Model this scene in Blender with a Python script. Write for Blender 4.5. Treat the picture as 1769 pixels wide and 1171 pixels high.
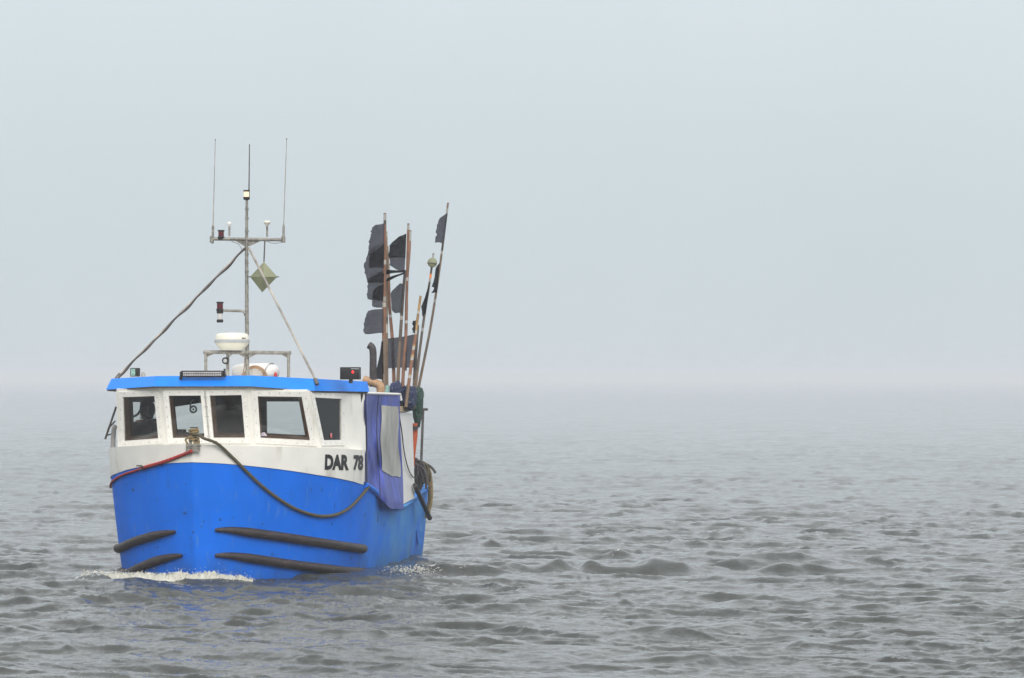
import bpy, bmesh, math, random
import numpy as np
from mathutils import Vector, Matrix
from mathutils.geometry import tessellate_polygon

random.seed(7)
rng = np.random.default_rng(11)
R = math.radians
scene = bpy.context.scene
for o in list(bpy.data.objects):
    bpy.data.objects.remove(o)

# ------------------------------------------------------------------ camera
FPX, PW, PH, HOR = 6600.0, 1769.0, 1171.0, 655.0
CAM_H = 3.14
PITCH = math.atan((HOR - PH / 2) / FPX)
cam_d = bpy.data.cameras.new("camera")
cam_d.sensor_width = 36.0
cam_d.lens = 36.0 * FPX / PW
cam_d.clip_start = 0.5
cam_d.clip_end = 20000
cam = bpy.data.objects.new("camera", cam_d)
cam.location = (0, 0, CAM_H)
cam.rotation_euler = (R(90) + PITCH, 0, 0)
scene.collection.objects.link(cam)
scene.camera = cam

# ------------------------------------------------------------------ world: overcast, foggy daylight
SUN_EL, SUN_AZ = R(38), R(170)
world = bpy.data.worlds.new("World")
scene.world = world
world.use_nodes = True
wn = world.node_tree.nodes
wl = world.node_tree.links
wn.clear()
w_out = wn.new("ShaderNodeOutputWorld")
w_bg = wn.new("ShaderNodeBackground")
w_sky = wn.new("ShaderNodeTexSky")
w_sky.sky_type = 'NISHITA'
w_sky.sun_disc = False
w_sky.sun_elevation = SUN_EL
w_sky.sun_rotation = SUN_AZ
w_sky.dust_density = 6.0
w_geo = wn.new("ShaderNodeTexCoord")
w_sep = wn.new("ShaderNodeSeparateXYZ")
w_map = wn.new("ShaderNodeMapRange")
w_map.inputs['From Min'].default_value = 0.0
w_map.inputs['From Max'].default_value = 0.46
w_map.interpolation_type = 'SMOOTHSTEP'
w_cloud = wn.new("ShaderNodeMix")          # the overcast: pale at the horizon, brighter overhead
w_cloud.data_type = 'RGBA'
w_cloud.inputs['A'].default_value = (4.85, 5.5, 5.85, 1)
w_cloud.inputs['B'].default_value = (9.6, 9.9, 10.2, 1)
w_mix = wn.new("ShaderNodeMix")
w_mix.data_type = 'RGBA'
w_mix.inputs['Factor'].default_value = 0.9
wl.new(w_geo.outputs['Generated'], w_sep.inputs[0])
wl.new(w_sep.outputs['Z'], w_map.inputs['Value'])
w_nz = wn.new("ShaderNodeTexNoise"); w_nz.inputs['Scale'].default_value = 9.0; w_nz.inputs['Detail'].default_value = 3
w_na = wn.new("ShaderNodeMath"); w_na.operation = 'MULTIPLY_ADD'; w_na.inputs[1].default_value = 0.10; w_na.inputs[2].default_value = -0.03
w_ad = wn.new("ShaderNodeMath"); w_ad.operation = 'ADD'
wl.new(w_geo.outputs['Generated'], w_nz.inputs['Vector']); wl.new(w_nz.outputs['Fac'], w_na.inputs[0])
wl.new(w_map.outputs['Result'], w_ad.inputs[0]); wl.new(w_na.outputs[0], w_ad.inputs[1])
wl.new(w_ad.outputs[0], w_cloud.inputs['Factor'])
wl.new(w_sky.outputs['Color'], w_mix.inputs['A'])
wl.new(w_cloud.outputs['Result'], w_mix.inputs['B'])
wl.new(w_mix.outputs['Result'], w_bg.inputs['Color'])
w_bg.inputs['Strength'].default_value = 0.1
wl.new(w_bg.outputs['Background'], w_out.inputs['Surface'])

sun_d = bpy.data.lights.new("sun", 'SUN')
sun_d.energy = 1.5
sun_d.angle = R(35)
sun_d.color = (1.0, 0.97, 0.93)
sun = bpy.data.objects.new("sun", sun_d)
# direction towards the sun: behind the camera
sdir = Vector((math.sin(SUN_AZ) * math.cos(SUN_EL), math.cos(SUN_AZ) * math.cos(SUN_EL), math.sin(SUN_EL)))
sun.rotation_euler = sdir.to_track_quat('Z', 'Y').to_euler()
sun.location = (0, 0, 40)
scene.collection.objects.link(sun)

scene.view_settings.view_transform = 'Standard'
scene.view_settings.look = 'None'
scene.view_settings.exposure = 0.42
scene.view_settings.gamma = 1.0
scene.render.engine = 'CYCLES'
scene.cycles.use_denoising = True
scene.cycles.max_bounces = 8
scene.cycles.transparent_max_bounces = 16
scene.cycles.volume_bounces = 2
scene.cycles.caustics_reflective = False
scene.cycles.caustics_refractive = False

HAZE_DENSITY = 0.0008

# ------------------------------------------------------------------ pixel <-> place
CAMLOC = Vector((0, 0, CAM_H))
def ray(px, py):
    u = (px - PW / 2) / FPX
    v = (PH / 2 - py) / FPX
    c, s = math.cos(PITCH), math.sin(PITCH)
    return Vector((u, c - v * s, s + v * c))
def G(px, py, z=0.0):
    d = ray(px, py)
    return CAMLOC + d * ((z - CAM_H) / d.z)
ALPHA = R(10.8)
B0 = G(338, 1001)
BM = Matrix.Translation(B0) @ Matrix.Rotation(-ALPHA, 4, 'Z')   # boat frame: +X port, +Y aft, Z up
BI = BM.inverted()
CL = BI @ CAMLOC
def lray(px, py):
    return (BI.to_3x3() @ ray(px, py))
def U(px, py, s):                      # point on the cross-section s metres aft of the stem
    d = lray(px, py)
    return CL + d * ((s - CL.y) / d.y)
def UX(px, py, x):                     # point on a fore-and-aft plane
    d = lray(px, py)
    return CL + d * ((x - CL.x) / d.x)
def UP(px, py, p0, n):                 # point on any plane
    d = lray(px, py)
    return CL + d * ((p0 - CL).dot(n) / d.dot(n))
def PXL(p):                            # boat point -> photo pixel
    w = (BM @ Vector(p)) - CAMLOC
    c, s = math.cos(PITCH), math.sin(PITCH)
    dep = w.y * c + w.z * s
    return (PW / 2 + FPX * w.x / dep, PH / 2 - FPX * (-w.y * s + w.z * c) / dep)

# ------------------------------------------------------------------ materials
def mat(name, col, rough=0.5, metal=0.0, var=0.12, scale=6.0, col2=None, stretch=(1, 1, 1), bump=0.0, bscale=40.0, spec=0.5, contrast=(0.3, 0.7)):
    m = bpy.data.materials.new(name)
    m.use_nodes = True
    n, l = m.node_tree.nodes, m.node_tree.links
    b = n['Principled BSDF']
    b.inputs['Roughness'].default_value = rough
    b.inputs['Metallic'].default_value = metal
    b.inputs['Specular IOR Level'].default_value = spec
    tc = n.new("ShaderNodeTexCoord")
    mp = n.new("ShaderNodeMapping")
    mp.inputs['Scale'].default_value = stretch
    nz = n.new("ShaderNodeTexNoise")
    nz.inputs['Scale'].default_value = scale
    nz.inputs['Detail'].default_value = 6
    rp = n.new("ShaderNodeValToRGB")
    rp.color_ramp.elements[0].position = contrast[0]
    rp.color_ramp.elements[1].position = contrast[1]
    c2 = col2 if col2 else tuple(c * (1 - 2 * var) for c in col)
    rp.color_ramp.elements[0].color = (*c2, 1)
    rp.color_ramp.elements[1].color = (*[min(1, c * (1 + (0 if col2 else var))) for c in col], 1)
    l.new(tc.outputs['Object'], mp.inputs[0])
    l.new(mp.outputs[0], nz.inputs['Vector'])
    l.new(nz.outputs['Fac'], rp.inputs[0])
    l.new(rp.outputs[0], b.inputs['Base Color'])
    if bump:
        nb = n.new("ShaderNodeTexNoise")
        nb.inputs['Scale'].default_value = bscale
        nb.inputs['Detail'].default_value = 4
        bp = n.new("ShaderNodeBump")
        bp.inputs['Strength'].default_value = bump
        bp.inputs['Distance'].default_value = 0.010
        l.new(mp.outputs[0], nb.inputs['Vector'])
        l.new(nb.outputs['Fac'], bp.inputs['Height'])
        l.new(bp.outputs[0], b.inputs['Normal'])
    return m

def layer_noise(m, scale, stretch, lo, hi, col, fac=1.0, detail=5, seed=0.0):
    """lay a second colour over a material where a noise is above a threshold (stains, wear, painted fold tones)"""
    n, l = m.node_tree.nodes, m.node_tree.links
    b = n['Principled BSDF']
    src = b.inputs['Base Color'].links[0].from_socket
    tc = n.new("ShaderNodeTexCoord")
    mp = n.new("ShaderNodeMapping")
    mp.inputs['Scale'].default_value = stretch
    mp.inputs['Location'].default_value = (seed, seed * 1.7, seed * 0.6)
    nz = n.new("ShaderNodeTexNoise")
    nz.inputs['Scale'].default_value = scale
    nz.inputs['Detail'].default_value = detail
    mr = n.new("ShaderNodeMapRange")
    mr.inputs['From Min'].default_value = lo
    mr.inputs['From Max'].default_value = hi
    mr.inputs['To Max'].default_value = fac
    mx = n.new("ShaderNodeMix")
    mx.data_type = 'RGBA'
    l.new(tc.outputs['Object'], mp.inputs[0])
    l.new(mp.outputs[0], nz.inputs['Vector'])
    l.new(nz.outputs['Fac'], mr.inputs['Value'])
    l.new(mr.outputs[0], mx.inputs['Factor'])
    l.new(src, mx.inputs['A'])
    mx.inputs['B'].default_value = (*col, 1)
    l.new(mx.outputs['Result'], b.inputs['Base Color'])
    return mr, mx

def emit(name, col, strength):
    m = bpy.data.materials.new(name)
    m.use_nodes = True
    b = m.node_tree.nodes['Principled BSDF']
    b.inputs['Base Color'].default_value = (*col, 1)
    b.inputs['Emission Color'].default_value = (*col, 1)
    b.inputs['Emission Strength'].default_value = strength
    return m

M = {}
M['white'] = mat('white_paint', (0.84, 0.82, 0.76), 0.45, var=0.04, scale=2.5, bump=0.05, bscale=9)
layer_noise(M['white'], 3.0, (1.5, 1.5, 0.35), 0.60, 0.80, (0.48, 0.44, 0.37), 0.75)
layer_noise(M['white'], 30.0, (1, 1, 1), 0.72, 0.78, (0.30, 0.24, 0.18), 0.5, seed=4.0)
M['panel'] = mat('white_panel_paint', (0.78, 0.77, 0.74), 0.4, var=0.03, scale=4)
layer_noise(M['panel'], 16.0, (1, 1, 1), 0.70, 0.73, (0.08, 0.07, 0.06), 0.9, seed=2.0)
M['frame'] = mat('window_frame_paint', (0.83, 0.81, 0.76), 0.4, var=0.05, scale=14)
M['blue'] = mat('blue_hull_paint', (0.0, 0.158, 0.78), 0.55, var=0.07, scale=1.3, bump=0.05, bscale=3.0, spec=0.12)
M['roofblue'] = mat('blue_roof_paint', (0.0, 0.215, 0.82), 0.4, var=0.05, scale=5, spec=0.35)
M['rubber'] = mat('dark_rubber', (0.024, 0.016, 0.017), 0.6, var=0.3, scale=9, bump=0.3, bscale=30)
layer_noise(M['rubber'], 26, (1, 1, 1), 0.66, 0.74, (0.30, 0.22, 0.14), 0.8)
layer_noise(M['rubber'], 4, (1, 1, 5), 0.5, 0.8, (0.085, 0.055, 0.045), 0.7, seed=3)
M['wood'] = mat('varnished_wood', (0.33, 0.14, 0.065), 0.4, var=0.25, scale=20, stretch=(6, 6, 1))
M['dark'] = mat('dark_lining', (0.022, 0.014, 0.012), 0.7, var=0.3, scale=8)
M['grey_dash'] = mat('grey_dashboard', (0.16, 0.16, 0.17), 0.6)
M['black'] = mat('black_plastic', (0.012, 0.010, 0.011), 0.45, var=0.2)
M['steel'] = mat('galvanised_steel', (0.30, 0.285, 0.25), 0.5, metal=0.35, var=0.25, scale=18)
M['gal_dark'] = mat('dark_steel', (0.12, 0.11, 0.10), 0.5, metal=0.3, var=0.3, scale=20)
M['stay'] = mat('stay_tube', (0.40, 0.36, 0.31), 0.45, metal=0.1, var=0.3, scale=5)
M['radar'] = mat('radar_plastic', (0.76, 0.73, 0.62), 0.35, var=0.04)
M['greyband'] = mat('grey_band', (0.42, 0.43, 0.44), 0.5, var=0.06)
M['raft'] = mat('white_fibreglass', (0.80, 0.76, 0.71), 0.35, var=0.03)
M['olive'] = mat('olive_board', (0.24, 0.25, 0.145), 0.6, var=0.08)
M['rope'] = mat('olive_rope', (0.10, 0.085, 0.045), 0.85, var=0.35, scale=60, bump=0.8, bscale=90)
M['ropelight'] = mat('tan_rope', (0.30, 0.21, 0.09), 0.85, var=0.35, scale=60, bump=0.8, bscale=90)
M['redrope'] = mat('red_rope', (0.42, 0.02, 0.015), 0.7, var=0.3, scale=50, bump=0.7, bscale=90)
M['orange'] = mat('orange_plastic', (0.50, 0.09, 0.02), 0.5, var=0.15)
M['tan'] = mat('tan_pipe', (0.42, 0.25, 0.13), 0.5, var=0.15, scale=12)
M['beige'] = mat('beige_board', (0.55, 0.42, 0.27), 0.6, var=0.15, scale=12)
M['tarp'] = mat('blue_tarpaulin', (0.046, 0.074, 0.37), 0.5, var=0.25, scale=5, stretch=(1, 1.6, 0.5), bump=1.0, bscale=5, spec=0.5)
layer_noise(M['tarp'], 6, (2, 2, 0.5), 0.55, 0.85, (0.16, 0.19, 0.50), 0.35)  # streaked tones put some of the fold shading into the tarpaulin colour
M['vinyl'] = mat('clouded_vinyl', (0.38, 0.37, 0.34), 0.45, var=0.12, scale=5, stretch=(1, 1, 0.4), bump=0.5, bscale=6)
M['skin'] = mat('skin', (0.26, 0.12, 0.085), 0.55, var=0.1)
M['jacket'] = mat('navy_jacket', (0.018, 0.018, 0.03), 0.8, var=0.3, scale=12)
M['redlens'] = mat('dark_red_lens', (0.10, 0.006, 0.012), 0.2, var=0.1)
M['clearlens'] = mat('clear_lens', (0.55, 0.53, 0.52), 0.15, var=0.1)
M['redplastic'] = mat('red_plastic', (0.6, 0.02, 0.02), 0.4)
M['letters'] = mat('black_lettering', (0.008, 0.008, 0.010), 0.5, var=0.1)
M['netblue'] = mat('navy_netting', (0.012, 0.022, 0.08), 0.8, scale=34, col2=(0.24, 0.27, 0.34), contrast=(0.30, 0.42), bump=1.0, bscale=60)
M['netgreen'] = mat('green_netting', (0.010, 0.045, 0.032), 0.8, scale=34, col2=(0.14, 0.24, 0.17), contrast=(0.32, 0.42), bump=1.0, bscale=60)
M['teal'] = mat('pale_teal_mesh', (0.30, 0.50, 0.44), 0.7, scale=30, col2=(0.08, 0.16, 0.15), contrast=(0.32, 0.5))
M['hose'] = mat('dark_hose', (0.05, 0.04, 0.04), 0.6, var=0.3, scale=20)
M['greytube'] = mat('grey_fender_tube', (0.33, 0.32, 0.31), 0.6, var=0.25, scale=5)
M['lamp'] = emit('lit_lamp', (0.62, 0.45, 0.30), 1.0)
M['redled'] = emit('red_led', (1.0, 0.02, 0.02), 2.5)
M['sticker_red'] = mat('red_sticker', (0.5, 0.03, 0.03), 0.4, scale=60, col2=(0.7, 0.6, 0.6), contrast=(0.40, 0.46))
M['sticker_white'] = mat('white_sticker', (0.6, 0.55, 0.6), 0.4, scale=50, col2=(0.2, 0.1, 0.2), contrast=(0.4, 0.48))
M['foam'] = mat('water_foam', (0.56, 0.55, 0.48), 0.6, var=0.08, scale=30, spec=0.3)

# hull: weathered paler towards the stern, scuffs and drips
def dress_hull(m):
    n, l = m.node_tree.nodes, m.node_tree.links
    mr, mx = layer_noise(m, 1.6, (1, 1, 1), 0.25, 0.62, (0.08, 0.29, 0.64), 1.0, seed=1.3)
    tc = n.new("ShaderNodeTexCoord"); sp = n.new("ShaderNodeSeparateXYZ")
    g = n.new("ShaderNodeMapRange"); g.inputs['From Min'].default_value = 2.6; g.inputs['From Max'].default_value = 5.5
    mu = n.new("ShaderNodeMath"); mu.operation = 'MULTIPLY'
    l.new(tc.outputs['Object'], sp.inputs[0]); l.new(sp.outputs['Y'], g.inputs['Value'])
    l.new(mr.outputs[0], mu.inputs[0]); l.new(g.outputs[0], mu.inputs[1]); l.new(mu.outputs[0], mx.inputs['Factor'])
    mr2, mx2 = layer_noise(m, 5.0, (1.2, 1.2, 0.25), 0.60, 0.80, (0.01, 0.07, 0.30), 0.35, seed=7.0)
    layer_noise(m, 7.0, (1, 1, 1), 0.66, 0.73, (0.02, 0.03, 0.05), 0.8, seed=3.1)
    layer_noise(m, 3.0, (0.6, 0.6, 14), 0.70, 0.74, (0.02, 0.05, 0.12), 0.6, seed=5.5)
    layer_noise(m, 24.0, (0.5, 0.5, 0.12), 0.60, 0.78, (0.10, 0.24, 0.55), 0.6, seed=8.5)
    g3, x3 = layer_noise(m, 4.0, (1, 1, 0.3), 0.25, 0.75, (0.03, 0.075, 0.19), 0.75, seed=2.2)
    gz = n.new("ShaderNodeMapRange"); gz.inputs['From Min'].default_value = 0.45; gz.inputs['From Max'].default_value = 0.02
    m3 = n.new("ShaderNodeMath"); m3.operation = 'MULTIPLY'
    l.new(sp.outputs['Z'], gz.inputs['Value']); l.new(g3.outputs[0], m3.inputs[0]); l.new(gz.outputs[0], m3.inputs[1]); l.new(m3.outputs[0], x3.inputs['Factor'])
    g4, x4 = layer_noise(m, 5.0, (3, 3, 0.2), 0.50, 0.68, (0.10, 0.055, 0.03), 0.85, seed=6.2)     # rust run below the loose patch
    gy = n.new("ShaderNodeMapRange"); gy.inputs['From Min'].default_value = 0.16; gy.inputs['From Max'].default_value = 0.03
    dy = n.new("ShaderNodeMath"); dy.operation = 'SUBTRACT'; dy.inputs[1].default_value = 7.45
    ab = n.new("ShaderNodeMath"); ab.operation = 'ABSOLUTE'
    gz4 = n.new("ShaderNodeMapRange"); gz4.inputs['From Min'].default_value = 0.62; gz4.inputs['From Max'].default_value = 0.50
    m4 = n.new("ShaderNodeMath"); m4.operation = 'MULTIPLY'; m5 = n.new("ShaderNodeMath"); m5.operation = 'MULTIPLY'
    l.new(sp.outputs['Y'], dy.inputs[0]); l.new(dy.outputs[0], ab.inputs[0]); l.new(ab.outputs[0], gy.inputs['Value'])
    l.new(sp.outputs['Z'], gz4.inputs['Value']); l.new(g4.outputs[0], m4.inputs[0]); l.new(gy.outputs[0], m4.inputs[1])
    l.new(m4.outputs[0], m5.inputs[0]); l.new(gz4.outputs[0], m5.inputs[1]); l.new(m5.outputs[0], x4.inputs['Factor'])
    layer_noise(m, 2.0, (1, 1, 0.5), 0.55, 0.85, (0.01, 0.17, 0.70), 0.35, seed=9.2)
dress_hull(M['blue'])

def glass_mat():
    m = bpy.data.materials.new('window_glass')
    m.use_nodes = True
    n, l = m.node_tree.nodes, m.node_tree.links
    n.remove(n['Principled BSDF'])
    out = n['Material Output']
    tr = n.new("ShaderNodeBsdfTransparent"); tr.inputs[0].default_value = (0.86, 0.88, 0.87, 1)
    gl = n.new("ShaderNodeBsdfGlossy"); gl.inputs['Roughness'].default_value = 0.03
    fr = n.new("ShaderNodeFresnel"); fr.inputs[0].default_value = 1.45
    mx = n.new("ShaderNodeMixShader")
    l.new(fr.outputs[0], mx.inputs[0]); l.new(tr.outputs[0], mx.inputs[1]); l.new(gl.outputs[0], mx.inputs[2])
    l.new(mx.outputs[0], out.inputs[0])
    return m
M['glass'] = glass_mat()

def cloth_mat(name, col, thru, clear):
    m = mat(name, col, 0.9, var=0.35, scale=7, stretch=(1, 1, 2.2), spec=0.2, bump=1.0, bscale=9)  # stretched colour variation paints crease light and shade into the cloth
    n, l = m.node_tree.nodes, m.node_tree.links
    b = n['Principled BSDF']; out = n['Material Output']
    tl = n.new("ShaderNodeBsdfTranslucent"); tl.inputs[0].default_value = (thru * 0.95, thru * 0.95, thru * 1.05, 1)
    tp = n.new("ShaderNodeBsdfTransparent"); tp.inputs[0].default_value = (0.75, 0.75, 0.82, 1)
    mx = n.new("ShaderNodeMixShader"); mx.inputs[0].default_value = 0.4
    m2 = n.new("ShaderNodeMixShader"); m2.inputs[0].default_value = clear
    l.new(b.outputs[0], mx.inputs[1]); l.new(tl.outputs[0], mx.inputs[2])
    l.new(mx.outputs[0], m2.inputs[1]); l.new(tp.outputs[0], m2.inputs[2])
    l.new(m2.outputs[0], out.inputs[0])
    return m
M['flag'] = cloth_mat('grey_black_cloth', (0.028, 0.024, 0.034), 0.17, 0.10)
M['flagdark'] = cloth_mat('black_cloth', (0.012, 0.011, 0.015), 0.02, 0.025)

def pole_mat(name, base, tape, seed):
    m = mat(name, base, 0.6, var=0.25, scale=9, stretch=(1, 1, 0.5))
    n, l = m.node_tree.nodes, m.node_tree.links
    b = n['Principled BSDF']
    src = b.inputs['Base Color'].links[0].from_socket
    tc = n.new("ShaderNodeTexCoord"); sp = n.new("ShaderNodeSeparateXYZ")
    l.new(tc.outputs['Object'], sp.inputs[0])
    cur = src
    for k, (z0, z1, c) in enumerate(tape):       # taped bands at real heights along the pole
        a = n.new("ShaderNodeMath"); a.operation = 'COMPARE'
        a.inputs[1].default_value = (z0 + z1) / 2; a.inputs[2].default_value = abs(z1 - z0) / 2
        l.new(sp.outputs['Z'], a.inputs[0])
        mx = n.new("ShaderNodeMix"); mx.data_type = 'RGBA'
        l.new(a.outputs[0], mx.inputs['Factor']); l.new(cur, mx.inputs['A']); mx.inputs['B'].default_value = (*c, 1)
        cur = mx.outputs['Result']
    l.new(cur, b.inputs['Base Color'])
    return m

# ------------------------------------------------------------------ mesh builder
class MB:
    def __init__(self):
        self.v, self.f, self.mi = [], [], []
    def add(self, vs, fs, mi=0):
        o = len(self.v)
        self.v += [Vector(p) for p in vs]
        self.f += [tuple(i + o for i in f) for f in fs]
        self.mi += [mi] * len(fs)
    def tube(self, pts, rad, n=8, cap=True, mi=0, flat=1.0):
        pts = [Vector(p) for p in pts]
        rs = rad if isinstance(rad, (list, tuple)) else [rad] * len(pts)
        rings = []
        t0 = (pts[1] - pts[0]).normalized()
        ref = Vector((0, 0, 1)) if abs(t0.z) < 0.9 else Vector((1, 0, 0))
        a = t0.cross(ref).normalized()
        vs = []
        for i, p in enumerate(pts):
            t = (pts[min(i + 1, len(pts) - 1)] - pts[max(i - 1, 0)]).normalized()
            a = (a - t * a.dot(t)).normalized()
            b = t.cross(a)
            for k in range(n):
                th = 2 * math.pi * k / n
                vs.append(p + a * (math.cos(th) * rs[i]) + b * (math.sin(th) * rs[i] * flat))
        fs = []
        for i in range(len(pts) - 1):
            for k in range(n):
                k2 = (k + 1) % n
                fs.append((i * n + k, i * n + k2, (i + 1) * n + k2, (i + 1) * n + k))
        if cap:
            fs.append(tuple(range(n - 1, -1, -1)))
            fs.append(tuple((len(pts) - 1) * n + k for k in range(n)))
        self.add(vs, fs, mi)
    def box(self, c, size, rot=None, mi=0, bev=0.0):
        bm = bmesh.new()
        bmesh.ops.create_cube(bm, size=1.0)
        for v in bm.verts:
            v.co = Vector((v.co.x * size[0], v.co.y * size[1], v.co.z * size[2]))
        if bev:
            bmesh.ops.bevel(bm, geom=list(bm.edges), offset=bev, segments=2, affect='EDGES', profile=0.6)
        self._bm(bm, c, rot, mi)
    def _bm(self, bm, c, rot, mi):
        bm.verts.index_update()
        Rm = rot.to_3x3() if rot else Matrix.Identity(3)
        self.add([Rm @ v.co + Vector(c) for v in bm.verts], [tuple(v.index for v in f.verts) for f in bm.faces], mi)
        bm.free()
    def ball(self, c, r, scale=(1, 1, 1), sub=2, rot=None, mi=0, noise=0.0):
        bm = bmesh.new()
        bmesh.ops.create_icosphere(bm, subdivisions=sub, radius=r)
        for v in bm.verts:
            k = 1 + (random.uniform(-noise, noise) if noise else 0)
            v.co = Vector((v.co.x * scale[0] * k, v.co.y * scale[1] * k, v.co.z * scale[2] * k))
        self._bm(bm, c, rot, mi)
    def lathe(self, base, prof, n=24, axis=Vector((0, 0, 1)), mi=0):
        q = axis.to_track_quat('Z', 'Y').to_matrix()
        vs, fs = [], []
        for (r, z) in prof:
            for k in range(n):
                th = 2 * math.pi * k / n
                vs.append(q @ Vector((r * math.cos(th), r * math.sin(th), z)) + Vector(base))
        for i in range(len(prof) - 1):
            for k in range(n):
                k2 = (k + 1) % n
                fs.append((i * n + k, i * n + k2, (i + 1) * n + k2, (i + 1) * n + k))
        fs.append(tuple(range(n - 1, -1, -1)))
        fs.append(tuple((len(prof) - 1) * n + k for k in range(n)))
        self.add(vs, fs, mi)
    def panel(self, outer, holes=(), thick=0.04, n=None, mi_f=0, mi_b=0, mi_r=0):
        """flat sheet with openings; the front lies on the outline, the back lies thick behind it (against n)"""
        outer = [Vector(p) for p in outer]
        holes = [[Vector(p) for p in h] for h in holes]
        if n is None:
            n = normal_of(outer)
        loops = [outer] + holes
        tris = tessellate_polygon(loops)
        flat = [p for lp in loops for p in lp]
        self.add(flat, [tuple(t) for t in tris], mi_f)
        back = [p - n * thick for p in flat]
        self.add(back, [tuple(reversed(t)) for t in tris], mi_b)
        for lp in loops:
            m_ = len(lp)
            vs = lp + [p - n * thick for p in lp]
            self.add(vs, [(i, (i + 1) % m_, (i + 1) % m_ + m_, i + m_) for i in range(m_)], mi_r)
    def grid(self, rows, mi=0, wrap=False):
        nr, nc = len(rows), len(rows[0])
        vs = [p for r in rows for p in r]
        fs = []
        for i in range(nr - 1):
            for j in range(nc if wrap else nc - 1):
                j2 = (j + 1) % nc
                fs.append((i * nc + j, i * nc + j2, (i + 1) * nc + j2, (i + 1) * nc + j))
        self.add(vs, fs, mi)
    def build(self, name, mats, parent=None, base=None, smooth=35, weld=True, recalc=True):
        base = Vector(base) if base is not None else Vector((0, 0, 0))
        me = bpy.data.meshes.new(name)
        me.from_pydata([tuple(p - base) for p in self.v], [], self.f)
        mats = mats if isinstance(mats, (list, tuple)) else [mats]
        for m_ in mats:
            me.materials.append(m_)
        me.polygons.foreach_set('material_index', self.mi)
        bm = bmesh.new(); bm.from_mesh(me)
        if weld:
            bmesh.ops.remove_doubles(bm, verts=bm.verts, dist=0.0004)
        if recalc:
            bmesh.ops.recalc_face_normals(bm, faces=bm.faces)
        bm.to_mesh(me); bm.free()
        if smooth:
            me.shade_smooth()
            me.set_sharp_from_angle(angle=R(smooth))
        o = bpy.data.objects.new(name, me)
        scene.collection.objects.link(o)
        if parent is not None:
            o.parent = parent
        return o

def normal_of(poly):
    n = Vector((0, 0, 0))
    for i in range(len(poly)):
        a, b = poly[i], poly[(i + 1) % len(poly)]
        n += Vector(((a.y - b.y) * (a.z + b.z), (a.z - b.z) * (a.x + b.x), (a.x - b.x) * (a.y + b.y)))
    return n.normalized()
def facing(poly):
    """normal of a polygon turned towards the photographer"""
    n = normal_of(poly)
    c = sum(poly, Vector()) / len(poly)
    return n if n.dot(CL - c) > 0 else -n
def offset_poly(poly, d, n):
    """grow (d>0) or shrink a convex planar polygon"""
    c = sum(poly, Vector()) / len(poly)
    m = len(poly)
    lines = []
    for i in range(m):
        a, b = poly[i], poly[(i + 1) % m]
        e = (b - a).normalized()
        o = e.cross(n)
        if o.dot((a + b) / 2 - c) < 0:
            o = -o
        lines.append((a + o * d, e))
    res = []
    for i in range(m):
        p, e = lines[i - 1]; q, f = lines[i]
        w = q - p
        cr = e.cross(f)
        t = w.cross(f).dot(cr) / cr.dot(cr)
        res.append(p + e * t)
    return res
def smooth_path(pts, sub=6):
    pts = [Vector(p) for p in pts]
    out = []
    for i in range(len(pts) - 1):
        p0, p1, p2, p3 = pts[max(i - 1, 0)], pts[i], pts[i + 1], pts[min(i + 2, len(pts) - 1)]
        for k in range(sub):
            t = k / sub
            out.append(0.5 * ((2 * p1) + (p2 - p0) * t + (2 * p0 - 5 * p1 + 4 * p2 - p3) * t * t + (3 * p1 - p0 - 3 * p2 + p3) * t ** 3))
    out.append(pts[-1])
    return out
def tag(o, label=None, cat=None, group=None, kind=None):
    if label: o['label'] = label
    if cat: o['category'] = cat
    if group: o['group'] = group
    if kind: o['kind'] = kind
    return o
def thing(name, base, label, cat, group=None):
    """an Empty standing at a boat-frame point; parts under it are built with base=..."""
    o = bpy.data.objects.new(name, None)
    o.empty_display_size = 0.2
    o.matrix_world = BM @ Matrix.Translation(Vector(base))
    scene.collection.objects.link(o)
    return tag(o, label, cat, group)
def single(mb, name, mats, base, label, cat, group=None, smooth=35):
    o = mb.build(name, mats, None, base, smooth)
    o.matrix_world = BM @ Matrix.Translation(Vector(base))
    return tag(o, label, cat, group)

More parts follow.
